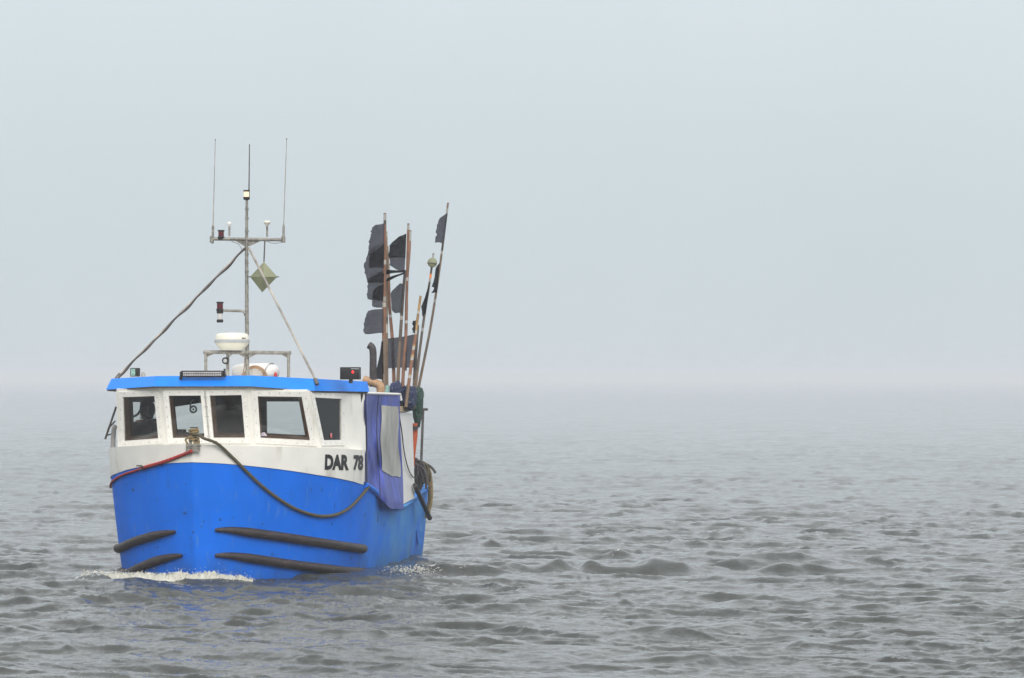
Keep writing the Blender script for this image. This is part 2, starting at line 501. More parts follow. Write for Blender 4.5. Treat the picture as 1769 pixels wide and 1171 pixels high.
# ------------------------------------------------------------------ WATER
def build_water():
    half = R(9.0)
    dense = np.linspace(-half, half, 1201)
    wing = np.linspace(R(9.0), R(20), 301)[1:]        # still finely cut well beyond the frame
    rest = np.concatenate([np.array([R(a) for a in (20.5, 21.5, 23, 25, 28, 32, 37)]), np.arange(R(44), R(180), R(8))])
    ang = np.concatenate([-rest[::-1], -wing[::-1], dense, wing, rest])
    # rows: near field coarse, then about four rows per picture row
    r = [4.0, 8, 14, 20, 25, 29, 32, 34.0]
    while r[-1] < 6000:
        d = r[-1]
        step = d * d / (CAM_H * 3820.0) / 3.4
        step = max(step, 0.045)
        step = min(step, 60.0 if d > 1500 else 1.1 + d * 0.004)
        r.append(d + step)
    r = np.array(r)
    nr, na = len(r), len(ang)
    Rr, A = np.meshgrid(r, ang, indexing='ij')
    X = Rr * np.sin(A); Y = Rr * np.cos(A)
    rowstep = np.maximum(np.gradient(r)[:, None], 0.9 * r[:, None] * np.minimum(np.gradient(ang), 0.2)[None, :])
    # a short, steep, wind-driven chop with linked, pointed crests
    main = math.atan2(-0.9, -0.35)
    Z = np.zeros_like(X); DX = np.zeros_like(X); DY = np.zeros_like(X)
    tab = rng.uniform(-1, 1, (256, 256))
    def vnoise(x, y):
        xi = np.floor(x).astype(np.int64); yi = np.floor(y).astype(np.int64)
        fx = x - xi; fy = y - yi
        fx = fx * fx * (3 - 2 * fx); fy = fy * fy * (3 - 2 * fy)
        xi &= 255; yi &= 255
        x2 = (xi + 1) & 255; y2 = (yi + 1) & 255
        return (tab[xi, yi] * (1 - fx) + tab[x2, yi] * fx) * (1 - fy) + (tab[xi, y2] * (1 - fx) + tab[x2, y2] * fx) * fy
    def octave(x, y, chop):
        n_ = vnoise(x, y)
        x = x + n_; y = y + n_
        wx, wy = 1 - np.abs(np.sin(x)), 1 - np.abs(np.sin(y))
        sx, sy = np.abs(np.cos(x)), np.abs(np.cos(y))
        wx = wx + (sx - wx) * wx; wy = wy + (sy - wy) * wy
        return (1 - (np.clip(wx * wy, 1e-9, 1)) ** 0.65) ** chop
    ca, sa = math.cos(main), math.sin(main)
    A0 = X * ca + Y * sa                   # down wind
    C0 = (-X * sa + Y * ca) * 0.52         # crests longer than they are broad
    SEA = [(1.7, 0.058, 4.6, 0.25, 0.0), (4.0, 0.025, 4.6, 0.80, 31.0), (9.2, 0.0095, 3.6, -0.35, 77.0), (21.0, 0.0028, 2.2, 0.55, 143.0)]
    for (f, a, chop, rot, off) in SEA:
        per = math.pi / f
        fade = np.clip(per / (2.2 * rowstep) - 0.3, 0, 1)
        use = fade.max(1) > 0
        u = A0[use] * math.cos(rot) - C0[use] * math.sin(rot); v = A0[use] * math.sin(rot) + C0[use] * math.cos(rot)
        h = octave(u * f + off, v * f - off, chop) + octave(v * f * 0.93 + 2.1 * off + 9, -u * f * 0.93 + off, chop)
        Z[use] += (h - h.mean()) * a * fade[use]
    for L in np.exp(rng.uniform(np.log(0.9), np.log(6.0), 40)):
        th = main + rng.normal(0, 0.6)
        k = 2 * math.pi / L
        a = 0.008 / k
        fade = np.clip(L / (2.4 * rowstep) - 0.3, 0, 1)
        use = fade.max(1) > 0
        arg = k * (math.cos(th) * X[use] + math.sin(th) * Y[use]) + rng.uniform(0, 6.28)
        Z[use] += a * fade[use] * np.cos(arg)
    DX += ca * 0.6 * Z; DY += sa * 0.6 * Z
    print('sea', Z.std(), Z.min(), Z.max())
    # patchy: gusts make some stretches livelier than others
    g = 0.5 + 0.5 * np.sin(X * 0.23 + 1.3 * np.sin(Y * 0.11)) * np.sin(Y * 0.17 + 1.1 * np.sin(X * 0.13 + 2))
    amp = 0.78 + 0.42 * g
    # the hull presses the chop flat close around it
    lx = (X - B0.x) * math.cos(ALPHA) - (Y - B0.y) * math.sin(ALPHA)
    ly = (X - B0.x) * math.sin(ALPHA) + (Y - B0.y) * math.cos(ALPHA)
    dd = np.hypot(np.maximum(np.abs(lx) - 1.9, 0), np.maximum(np.maximum(-ly, ly - 9.2), 0))
    amp = amp * (0.72 + 0.28 * np.clip(dd / 3.0, 0, 1))
    Z *= amp; DX *= amp; DY *= amp
    foam = np.zeros_like(X)
    # calmer in the lee of the hull, and the boat's own waves
    def bump(px, py, h, wx, wy, ang_=0.0, fo=0.0, skew=0.0):
        nonlocal Z, foam
        p = G(px, py)
        dx, dy = X - p.x, Y - p.y
        c, s = math.cos(ang_), math.sin(ang_)
        u, v = dx * c + dy * s, -dx * s + dy * c
        u2 = u + skew * np.abs(u)
        e = np.exp(-(u2 / wx) ** 2 - (v / wy) ** 2)
        Z += h * e
        if fo:
            foam = np.maximum(foam, fo * e)
    bump(1132, 984, 0.17, 0.34, 0.40, 0.05, skew=-0.25)
    for k in range(46):
        px = 765 + 16 * k + rng.uniform(-9, 9)
        bump(px, 985 + rng.uniform(-5, 5) - 0.008 * (px - 765), rng.uniform(0.02, 0.085), rng.uniform(0.16, 0.48), rng.uniform(0.13, 0.24), rng.uniform(-0.25, 0.25))
    bump(1080, 985, 0.03, 0.6, 0.4)
    bump(1195, 982, 0.07, 0.7, 0.4)
    bump(1296, 976, 0.20, 0.34, 0.35)
    bump(1375, 978, 0.16, 0.55, 0.4)
    bump(1030, 990, -0.08, 2.2, 1.2)
    bump(1010, 984, 0.09, 0.42, 0.4)
    bump(955, 988, 0.13, 0.6, 0.35)
    bump(1450, 975, 0.10, 0.5, 0.4)
    bump(880, 989, 0.13, 0.8, 0.35)
    bump(800, 991, 0.13, 0.6, 0.35, 0, 0.2)
    bump(740, 990, 0.08, 0.4, 0.4, 0, 0.28)
    bump(640, 1002, -0.06, 1.1, 0.45)
    bump(712, 994, 0.04, 0.4, 0.3, 0, 0.22)
    bump(560, 1020, 0.04, 1.4, 0.7, -0.1)
    bump(478, 1020, 0.05, 0.5, 0.5)
    bump(920, 1000, 0.06, 1.8, 1.5)
    bump(1068, 962, 0.10, 0.22, 0.4, 0, 0.25)
    # bow wave: a ridge thrown up just ahead of the stem, breaking to starboard
    for (px, py, h, wx, wy, fo) in ((350, 1003, 0.05, 0.9, 0.35, .33), (270, 1004, 0.06, 0.8, 0.4, .36), (410, 1006, 0.03, 0.8, 0.3, .3),
                                   (210, 1001, 0.05, 0.7, 0.4, .36), (150, 1001, 0.03, 0.7, 0.35, .33)):
        bump(px, py, h, wx, wy, 0, fo)
    bump(345, 1016, -0.085, 1.7, 0.75)
    bump(340, 1060, 0.03, 1.6, 1.0)
    co = np.stack([X + DX, Y + DY, Z], -1)
    # far rows flatten towards the horizon
    nv = nr * na
    me = bpy.data.meshes.new("sea_water")
    i = np.arange(nr - 1)[:, None]; j = np.arange(na - 1)[None, :]
    a0 = i * na + j
    quads = np.stack([a0, a0 + na, a0 + na + 1, a0 + 1], -1).reshape(-1, 4)
    # close the ring behind the camera and the hole under it
    last = np.arange(nr - 1) * na + na - 1
    first = np.arange(nr - 1) * na
    ring = np.stack([last, last + na, first + na, first], -1)
    quads = np.concatenate([quads, ring])
    nq = len(quads)
    extra = np.stack([np.zeros(na, int) + nv, np.arange(na), (np.arange(na) + 1) % na], -1)
    me.vertices.add(nv + 1)
    allco = np.concatenate([co.reshape(-1, 3), [[0, 0, -0.05]]]).astype(np.float32)
    me.vertices.foreach_set('co', allco.ravel())
    loops = np.concatenate([quads.ravel(), extra.ravel()]).astype(np.int32)
    me.loops.add(len(loops))
    me.loops.foreach_set('vertex_index', loops)
    me.polygons.add(nq + na)
    starts = np.concatenate([np.arange(nq) * 4, nq * 4 + np.arange(na) * 3]).astype(np.int32)
    me.polygons.foreach_set('loop_start', starts)
    me.update(calc_edges=True)
    me.validate()
    me.shade_smooth()
    at = me.attributes.new('foam', 'FLOAT', 'POINT')
    at.data.foreach_set('value', np.concatenate([foam.ravel(), [0]]).astype(np.float32))
    # faces must look up
    if me.polygons[len(me.polygons) // 2].normal.z < 0:
        me.flip_normals()
    m = bpy.data.materials.new('sea_water')
    m.use_nodes = True
    n, l = m.node_tree.nodes, m.node_tree.links
    b = n['Principled BSDF']
    b.inputs['IOR'].default_value = 1.333
    b.inputs['Roughness'].default_value = 0.06
    tc = n.new("ShaderNodeTexCoord")
    cz = n.new("ShaderNodeTexNoise"); cz.inputs['Scale'].default_value = 0.35; cz.inputs['Detail'].default_value = 3
    rp = n.new("ShaderNodeValToRGB")
    rp.color_ramp.elements[0].color = (0.042, 0.046, 0.042, 1); rp.color_ramp.elements[0].position = 0.35
    rp.color_ramp.elements[1].color = (0.062, 0.067, 0.060, 1); rp.color_ramp.elements[1].position = 0.7
    l.new(tc.outputs['Object'], cz.inputs['Vector']); l.new(cz.outputs['Fac'], rp.inputs[0])
    # ripples too fine for the mesh
    mp = n.new("ShaderNodeMapping"); mp.inputs['Rotation'].default_value = (0, 0, R(35)); mp.inputs['Scale'].default_value = (1.0, 0.55, 1)
    r1 = n.new("ShaderNodeTexNoise"); r1.inputs['Scale'].default_value = 9.0; r1.inputs['Detail'].default_value = 6; r1.inputs['Roughness'].default_value = 0.62; r1.inputs['Distortion'].default_value = 0.6
    bp = n.new("ShaderNodeBump"); bp.inputs['Strength'].default_value = 1.0; bp.inputs['Distance'].default_value = 0.02
    l.new(tc.outputs['Object'], mp.inputs[0]); l.new(mp.outputs[0], r1.inputs['Vector'])
    l.new(r1.outputs['Fac'], bp.inputs['Height']); l.new(bp.outputs[0], b.inputs['Normal'])
    fa = n.new("ShaderNodeAttribute"); fa.attribute_name = 'foam'
    fn = n.new("ShaderNodeTexNoise"); fn.inputs['Scale'].default_value = 14; fn.inputs['Detail'].default_value = 8
    ad = n.new("ShaderNodeMath"); ad.operation = 'ADD'
    mr = n.new("ShaderNodeMapRange"); mr.inputs['From Min'].default_value = 0.78; mr.inputs['From Max'].default_value = 0.95
    l.new(tc.outputs['Object'], fn.inputs['Vector'])
    l.new(fa.outputs['Fac'], ad.inputs[0]); l.new(fn.outputs['Fac'], ad.inputs[1]); l.new(ad.outputs[0], mr.inputs['Value'])
    gt = n.new("ShaderNodeMath"); gt.operation = 'MULTIPLY'
    st = n.new("ShaderNodeMath"); st.operation = 'GREATER_THAN'; st.inputs[1].default_value = 0.02
    l.new(fa.outputs['Fac'], st.inputs[0]); l.new(st.outputs[0], gt.inputs[0]); l.new(mr.outputs[0], gt.inputs[1])
    mx = n.new("ShaderNodeMix"); mx.data_type = 'RGBA'
    l.new(gt.outputs[0], mx.inputs['Factor']); l.new(rp.outputs[0], mx.inputs['A']); mx.inputs['B'].default_value = (0.78, 0.77, 0.72, 1)
    l.new(mx.outputs['Result'], b.inputs['Base Color'])
    me.materials.append(m)
    o = bpy.data.objects.new('sea_water', me)
    scene.collection.objects.link(o)
    tag(o, 'choppy grey sea water with short dark wave faces', 'water', kind='structure')
    return o
build_water()

# ------------------------------------------------------------------ HULL
L_BOAT = 9.2
def stem_s(z):
    return -0.22 * (z / 1.9) if z > 0 else -0.5 * z
def hb(s, z):
    st = stem_s(z)
    zz = max(0.0, min(1.0, z / 1.7))
    bm_ = 1.90 + 0.17 * zz ** 0.8
    if z < 0:
        bm_ = 1.90 - 0.9 * z * z - 0.15 * (-z)
    lb = 3.1
    t = (s - st) / lb
    if t <= 0: return 0.0
    y = bm_ * (1 - (1 - min(t, 1)) ** 2.5) ** (1 / 1.21)
    if s > 4.2:
        y *= 1 - 0.13 * ((s - 4.2) / (L_BOAT - 4.2)) ** 1.8
    return y
def hull_hit(px, py, side=1, out=0.0):
    """where the sight line through a photo pixel meets the hull; pushed outwards by out"""
    for k in range(45):          # just past the silhouette: take its edge
        q = _hit(px + k * (1 if px < 340 else -1), py)
        if q is not None:
            return q + hull_n(q) * out if out else q
def _hit(px, py):
    d = lray(px, py)
    d = d / d.y
    s = -1.2
    step = 0.01
    while s < L_BOAT + 0.3:
        p = CL + d * (s - CL.y)
        if abs(p.x) < hb(s, p.z):
            a, b = s - step, s
            for _ in range(30):
                m_ = (a + b) / 2
                q = CL + d * (m_ - CL.y)
                if abs(q.x) < hb(m_, q.z): b = m_
                else: a = m_
            return CL + d * (b - CL.y)
        s += step
    return None
def hull_n(q):
    e = 0.02
    sg = 1 if q.x >= 0 else -1
    ds = (hb(q.y + e, q.z) - hb(q.y - e, q.z)) / (2 * e)
    dz = (hb(q.y, q.z + e) - hb(q.y, q.z - e)) / (2 * e)
    return Vector((sg * 1.0, -ds, -dz)).normalized()

sheer_px = [(420, 800), (450, 803), (510, 811), (560, 820), (600, 828), (632, 838), (645, 847), (658, 859), (672, 871), (686, 877), (697, 874), (708, 866), (722, 853), (734, 845)]
sheer = [(p.y, p.z) for p in (hull_hit(*q) for q in sheer_px) if p is not None]
sheer = [(-0.3, U(338, 795, -0.2).z)] + [q for q in sheer if q[0] > -0.1] + [(L_BOAT + 0.2, sheer[-1][1] + 0.05)]
SS, SZ = np.array([q[0] for q in sheer]), np.array([q[1] for q in sheer])
od = np.argsort(SS); SS, SZ = SS[od], SZ[od]
def zs(s): return float(np.interp(s, SS, SZ))
bul_px = [(400, 767.5), (440, 769), (500, 771), (550, 773), (632, 777.5)]
bul = [(p.y, p.z) for p in (hull_hit(*q) for q in bul_px) if p is not None]
bul = [(-0.3, U(338, 765, -0.2).z)] + bul + [(5, bul[-1][1])]
BS, BZ = np.array([q[0] for q in bul]), np.array([q[1] for q in bul])
def zb(s): return float(np.interp(s, BS, BZ))
WH_END = hull_hit(632, 800).y        # the bulwark stops here
print("sheer", [(round(a, 2), round(b, 2)) for a, b in sheer]); print("bul", bul, "end", WH_END)

boat = thing('fishing_boat', (0, 0, 0), 'blue and white fishing boat with a white wheelhouse heading through misty grey water', 'boat')

def hull_col(s0, z, side):
    st = stem_s(z)
    s = st + s0 * (L_BOAT - st) / L_BOAT
    return Vector((side * hb(s, z), s, z))
us = [L_BOAT * (i / 120) ** 1.7 for i in range(121)]
mb = MB()
zk = -0.55
for side in (1, -1):
    rows = []
    for v in range(25):
        rows.append([])
        for s0 in us:
            top = zs(s0)
            z = zk + (top - zk) * v / 24
            rows[-1].append(hull_col(s0, z, side))
    mb.grid(rows)
    # inner face of the bulwark aft, so that the rail has thickness
    inner = []
    for v in range(4):
        rr = []
        for s0 in us:
            if s0 < WH_END - 0.1: continue
            top = zs(s0)
            z = top - (top - 0.5) * v / 3
            p = hull_col(s0, z, side)
            rr.append(Vector((p.x - side * 0.07, min(p.y, L_BOAT - 0.07), z)))
        inner.append(rr)
    mb.grid(inner)
tr = []
for v in range(25):
    z = zk + (zs(L_BOAT) - zk) * v / 24
    w = hb(L_BOAT, z)
    tr.append([Vector((w * k / 8, L_BOAT, z)) for k in range(-8, 9)])
mb.grid(tr)
hull = mb.build('hull', M['blue'], boat, smooth=40)

# rolled rail along the top of the blue sides
mb = MB()
for side in (1, -1):
    pts = []
    for k in range(60):
        s = WH_END + 0.02 + (L_BOAT - WH_END - 0.02) * k / 59
        z = zs(s)
        pts.append(Vector((side * (hb(s, z) + 0.005), s, z)))
    mb.tube(pts, 0.05, 10)
z = zs(L_BOAT); w = hb(L_BOAT, z)
mb.tube([Vector((w * k / 6, L_BOAT, z)) for k in range(-6, 7)], 0.05, 10)
mb.build('gunwale', M['blue'], hull)

# rubbing strakes
def strake(pixels, extra=(), r=0.072):
    pts = [hull_hit(*q, out=0.025) for q in pixels]
    pts = [p for p in pts if p is not None] + [Vector(e) for e in extra]
    pts = smooth_path(pts, 5)
    n = len(pts)
    L = 0; acc = [0]
    for i in range(1, n):
        L += (pts[i] - pts[i - 1]).length; acc.append(L)
    rs = []
    for a in acc:
        t = min(1.0, a / 0.55); t2 = min(1.0, (L - a) / 0.12)
        rs.append(r * (0.30 + 0.70 * t ** 0.7) * (0.55 + 0.45 * math.sqrt(t2)))
    m_ = MB(); m_.tube(pts, rs, 12)
    m_.build('rubbing_strake', M['rubber'], hull)
strake([(371, 915), (395, 915), (430, 919), (480, 926), (540, 935), (600, 944), (629, 948)])
strake([(371, 959), (395, 959), (440, 965), (500, 974), (560, 981.5), (620, 987.5), (660, 988.5), (690, 986), (715, 980)])
def stb_tail(px, py, zend):
    p = hull_hit(px, py, out=0.025)
    out = []
    for k in range(1, 6):
        s = p.y + 0.5 * k
        z = p.z + (zend - p.z) * k / 5
        out.append((-(hb(s, z) + 0.025), s, z))
    return out
strake([(304, 918), (285, 921), (260, 927), (232, 936), (212, 945)], stb_tail(212, 945, 0.25))
strake([(316, 959), (300, 961), (270, 969), (245, 979), (225, 989)], stb_tail(225, 989, -0.05))

# loose patch plate and drips on the port quarter
mb = MB()
pp = [hull_hit(718, 916, out=0.02), hull_hit(721, 917, out=0.05), hull_hit(725, 937, out=0.06), hull_hit(720, 940, out=0.03)]
if all(p is not None for p in pp):
    mb.panel(pp, thick=0.01, n=facing(pp)); mb.build('loose_patch', M['roofblue'], hull)

# white bulwark forward, with its capping
mb = MB()
bend = WH_END
usb = [(-0.0 + bend * (i / 60) ** 1.6) for i in range(61)]
for side in (1, -1):
    rows = [[] for _ in range(9)]
    for s0 in usb:
        f = s0 / L_BOAT
        a, b_ = zs(s0), zb(s0)
        for v in range(7):
            z = a + 0.003 + (b_ - a) * v / 6
            p = hull_col(s0, z, side)
            nrm = hull_n(p) if abs(p.x) > 0.02 else Vector((0, -1, 0))
            rows[v].append(p + nrm * 0.012)
        p = hull_col(s0, b_, side)
        q = Vector((p.x - side * min(0.09, abs(p.x)), p.y + (0.09 if s0 < 1.2 else 0.03), b_))
        rows[7].append(q)
        rows[8].append(q - Vector((0, 0, 0.14)))
    mb.grid(rows)
bulwark = mb.build('bulwark', M['white'], boat, smooth=40)

# registration lettering, wrapped on the bulwark
def text_on_bulwark(txt, px0, px1, pyb, pyt, pyb2, pyt2):
    cu = bpy.data.curves.new('lettering', 'FONT')
    cu.body = txt
    cu.offset = 0.056
    cu.space_character = 1.0
    cu.resolution_u = 3
    to = bpy.data.objects.new('lettering_source', cu)
    scene.collection.objects.link(to)
    bpy.context.view_layer.update()
    dg = bpy.context.evaluated_depsgraph_get()
    me = bpy.data.meshes.new_from_object(to.evaluated_get(dg))
    bpy.data.objects.remove(to)
    bm = bmesh.new(); bm.from_mesh(me)
    bmesh.ops.triangulate(bm, faces=bm.faces)
    bmesh.ops.subdivide_edges(bm, edges=[e for e in bm.edges if e.calc_length() > 0.2], cuts=2)
    xs = [v.co.x for v in bm.verts]; ys = [v.co.y for v in bm.verts]
    x0, x1, y0, y1 = min(xs), max(xs), min(ys), max(ys)
    vs = []
    for v in bm.verts:
        u = (v.co.x - x0) / (x1 - x0); w = (v.co.y - y0) / (y1 - y0)
        px = px0 + (px1 - px0) * u
        b0 = pyb + (pyb2 - pyb) * u; t0 = pyt + (pyt2 - pyt) * u
        p = hull_hit(px + 1.0 * w, b0 + (t0 - b0) * w, out=0.018)
        v.co = p
    me2 = bpy.data.meshes.new('registration_lettering')
    bm.to_mesh(me2); bm.free()
    me2.materials.append(M['letters'])
    o = bpy.data.objects.new('registration_lettering', me2)
    scene.collection.objects.link(o)
    o.parent = bulwark
    return o
text_on_bulwark('DAR', 559.5, 601, 811, 784.5, 812, 785.5)
text_on_bulwark('78', 608.5, 625.5, 812, 785.5, 813, 786)

# working deck aft
mb = MB()
n_ = 30
ol = []
for k in range(n_ + 1):
    s = WH_END - 0.2 + (L_BOAT - 0.05 - WH_END + 0.2) * k / n_
    ol.append(Vector((hb(s, 0.7) - 0.02, s, 0.62)))
ol2 = [Vector((-p.x, p.y, p.z)) for p in reversed(ol)]
mb.panel(ol + ol2, thick=0.05, n=Vector((0, 0, 1)))
mb.build('deck', M['grey_dash'], boat)

# ------------------------------------------------------------------ WHEELHOUSE
c0b = U(203.5, 776, 1.40)
c1b = U(291, 768, 1.02)
c2b = U(441, 770, 1.02)
c3b = U(554, 774, 1.40)
c4b = U(632, 778, WH_END - 0.02)
c1t = U(283.5, 670, 0.78)
def plane_corner(px, py, a, b, c):
    n = (b - a).cross(c - a).normalized()
    return UP(px, py, a, n)
c2t = plane_corner(433.5, 670, c1b, c2b, c1t)
c0t = plane_corner(201, 672, c1b, c0b, c1t)
c3t = plane_corner(532, 674, c2b, c3b, c2t)
c4t = plane_corner(630, 676, c3b, c4b, c3t)
print("corners", [tuple(round(x, 2) for x in c) for c in (c0b, c1b, c2b, c3b, c4b, c0t, c1t, c2t, c3t, c4t)])
c5b = Vector((-abs(c0b.x) - 0.02, WH_END - 0.02, c4b.z)); c5t = Vector((-abs(c0t.x) - 0.02, WH_END - 0.02, c4t.z))
FLOOR = 0.85
def down(p): return Vector((p.x * 0.84, p.y + (0.25 if p.y < 2 else 0), FLOOR))
facets = [('A', c0b, c1b, c1t, c0t), ('B', c1b, c2b, c2t, c1t), ('C', c2b, c3b, c3t, c2t), ('D', c3b, c4b, c4t, c3t)]
win_px = {
    'A': [[(213, 685.5), (267.7, 683.5), (274.4, 757), (215.5, 761.6)]],
    'B': [[(291.7, 683), (347.2, 682.6), (353.8, 755.5), (299, 756.5)], [(362.7, 682.6), (417.6, 681.7), (423.6, 756), (369.4, 756)]],
    'C': [[(445, 684), (521, 685), (535.4, 760.5), (450, 756)]],
    'D': [[(542.5, 686.6), (589, 689), (589.4, 760), (558, 760.3)]],
}
WT = 0.06
mb = MB()
windows = []
for (nm, b1, b2, t2, t1) in facets:
    quad = [b1, b2, t2, t1]
    n = facing(quad)
    holes = [[UP(x, y, b1, n) for x, y in w] for w in win_px[nm]]
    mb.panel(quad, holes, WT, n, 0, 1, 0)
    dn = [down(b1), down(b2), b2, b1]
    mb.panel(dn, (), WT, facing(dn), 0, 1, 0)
    for h, w in zip(holes, win_px[nm]):
        windows.append((nm, h, n))
# starboard side with its sliding-window opening
sq = [c5b, c0b, c0t, c5t]
sn = Vector((-1, 0, 0))
nsb = normal_of(sq); nsb = nsb if nsb.x < 0 else -nsb
hole_s = [UP(x, y, c0b, nsb) for x, y in ((222, 692), (241.5, 693), (241.5, 732), (222, 733))]
mb.panel(sq, [hole_s], WT, nsb, 0, 1, 0)
mb.panel([down(c5b), down(c0b), c0b, c5b], (), WT, nsb, 0, 1, 0)
# after bulkhead with two openings
rq = [down(c5b), down(c4b), c4t, c5t]
rn = Vector((0, 1, 0)); SR = WH_END - 0.02
hr1 = [U(x, y, SR) for x, y in ((300, 703), (353, 695), (354, 750), (300, 743))]
hr0 = [U(x, y, SR) for x, y in ((249, 692.5), (275, 692.5), (275, 722), (249, 726))]
hr2 = [U(x, y, SR) for x, y in ((461, 693.5), (520, 693.5), (529, 755), (462, 752))]
rq = [Vector((p.x, SR, p.z)) for p in rq]
hs_ = [hr0, hr1, hr2]
zt_, zb__ = c4t.z, FLOOR
def vt(x, z): return Vector((x, SR, z))
lt, lbm = vt(c5t.x, zt_), vt(down(c5b).x, zb__)
for h_ in hs_ + [None]:
    if h_:
        tl, tr_, br, bl = h_
        mb.panel([lt, lbm, vt(bl.x, zb__), bl, tl, vt(tl.x, zt_)] if h_ is hr0 else [vt(pv[1].x, zt_), pv[1], pv[2], vt(pv[2].x, zb__), vt(bl.x, zb__), bl, tl, vt(tl.x, zt_)], (), WT, rn, 0, 1, 1)
        mb.panel([vt(tl.x, zt_), tl, tr_, vt(tr_.x, zt_)], (), WT, rn, 0, 1, 1)
        mb.panel([bl, vt(bl.x, zb__), vt(br.x, zb__), br], (), WT, rn, 0, 1, 1)
        pv = h_
    else:
        mb.panel([vt(pv[1].x, zt_), pv[1], pv[2], vt(pv[2].x, zb__), vt(down(c4b).x, zb__), vt(c4t.x, zt_)], (), WT, rn, 0, 1, 1)
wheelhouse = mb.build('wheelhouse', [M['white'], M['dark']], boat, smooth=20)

# floor and dashboard
mb = MB()
mb.panel([down(p) + Vector((0, 0, 0.02)) for p in (c0b, c1b, c2b, c3b, c4b, c5b)], thick=0.05, n=Vector((0, 0, 1)))
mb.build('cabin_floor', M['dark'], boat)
mb = MB()
inn = [Vector((c.x * 0.93, c.y + 0.10, 2.10)) for c in (c0b, c1b, c2b, c3b)]
back = [Vector((c.x * 0.93, 2.05 if abs(c.x) < 1 else 2.2, 2.08)) for c in (c3b, c2b, c1b, c0b)]
mb.panel(inn + back, thick=0.05, n=Vector((0, 0, 1)))
a = U(232, 760, 1.8); b_ = U(285, 748, 1.8)
mb.box(U(268, 752, 1.75), (0.42, 0.3, 0.16), Matrix.Rotation(R(-12), 3, 'Y'), bev=0.02)
mb.box(U(312, 749, 1.6), (0.14, 0.2, 0.14), bev=0.015)
mb.build('dashboard', M['grey_dash'], boat)

# windows: white frame > wooden reveal, pane, stickers
INSET = [(.10, .05, .012, .03), (.05, .035, .012, .012), (.055, .05, .012, .012), (.03, .05, .05, .03), (.012, .02, .11, .02)]
def window(k_, nm, h, n):
    m_ = MB()
    outer = offset_poly(h, 0.088, n)
    m_.panel([p + n * 0.018 for p in outer], [[p + n * 0.018 for p in h]], 0.016, n)
    # screw heads round the frame
    ring = offset_poly(h, 0.055, n)
    for i in range(4):
        a, b = ring[i], ring[(i + 1) % 4]
        k = max(2, int((b - a).length / 0.16))
        for j in range(k):
            p = a.lerp(b, (j + 0.5) / k) + n * 0.019
            m_.lathe(p, [(0.0065, 0), (0.005, 0.004)], 8, n, mi=1)
    w = m_.build('window', [M['frame'], M['gal_dark']], boat, smooth=20)
    m_ = MB()
    il, ib, ir, it = INSET[k_]
    tl, tr_, br, bl = h
    W_, H_ = (tr_ - tl).length, (bl - tl).length
    def bi(u, v): return (tl.lerp(tr_, u)).lerp(bl.lerp(br, u), v)
    hi = [bi(il / W_, it / H_), bi(1 - ir / W_, it / H_), bi(1 - ir / W_, 1 - ib / H_), bi(il / W_, 1 - ib / H_)]
    m_.panel([p - n * 0.018 for p in h], [[p - n * 0.018 for p in hi]], 0.10, n)
    m_.build('reveal', M['wood'], w, smooth=20)
    m_ = MB()
    gp = offset_poly(h, -0.004, n)
    m_.panel([p - n * 0.006 for p in gp], thick=0.005, n=n)
    m_.build('pane', M['glass'], w, smooth=0)
    return w
wins = [window(k_, *w) for k_, w in enumerate(windows)]
def sticker(px, py, w, h, r, m_, up=1.0):
    n = h[2]
    c = UP(px, py, h[1][0], n) + n * 0.003
    zax = Vector((0, 0, 1)); zax = (zax - n * zax.dot(n)).normalized(); xax = zax.cross(n)
    pts = []
    for k in range(20):
        th = 2 * math.pi * k / 20
        pts.append(c + xax * (r * math.cos(th)) + zax * (r * 1.25 * max(math.sin(th), -1 if up == 1 else 0)))
    q = MB(); q.panel(pts, thick=0.002, n=n); q.build('sticker', m_, w, smooth=0)
sticker(572, 752, wins[4], windows[4], 0.034, M['sticker_red'])
sticker(455.5, 753, wins[3], windows[3], 0.05, M['sticker_white'], up=0)
# starboard window flung open on its stay
mb = MB()
oq = [U(199, 702, 2.3), U(199, 702, 3.3), U(180, 758, 3.35), U(180, 758, 2.35)]
on = normal_of(oq)
oi = offset_poly(oq, -0.045, on)
mb.panel(oq, [oi], 0.035, on)
mb.tube([U(199, 727, 2.35), U(186, 742, 2.4)], 0.012, 6)
mb.tube([U(199, 748, 2.35), U(184, 752, 2.4)], 0.012, 6)
sw = mb.build('open_side_window', M['gal_dark'], boat)
mb = MB(); mb.panel([p - on * 0.01 for p in oi], thick=0.006, n=on); mb.build('pane', M['glass'], sw, smooth=0)
# a small round cabin fan and a dangling cable behind the glass
mb = MB()
fc = U(334, 707, 1.45)
mb.tube([fc + Vector((0.05 * math.cos(t), 0, 0.05 * math.sin(t))) for t in [2 * math.pi * k / 20 for k in range(21)]], 0.016, 8)
mb.tube(smooth_path([fc + Vector((-0.052, 0, 0.01)), U(329.5, 697, 1.45), U(335, 690, 1.45)], 5), 0.012, 6)
mb.ball(fc, 0.018)
mb.build('cabin_fan', M['greyband'], boat)
mb = MB()
mb.tube(smooth_path([U(231, 684, 1.25), U(233, 680, 1.2), U(237, 678, 1.15), U(240, 682, 1.2)], 5), 0.012, 6)
mb.build('cable', M['black'], boat)
mb = MB()
mb.tube(smooth_path([U(246, 692, 2.2), U(244, 705, 2.2), U(237, 716, 2.2), U(228, 720, 2.2)], 5), 0.02, 6)
mb.build('cable', M['black'], boat)
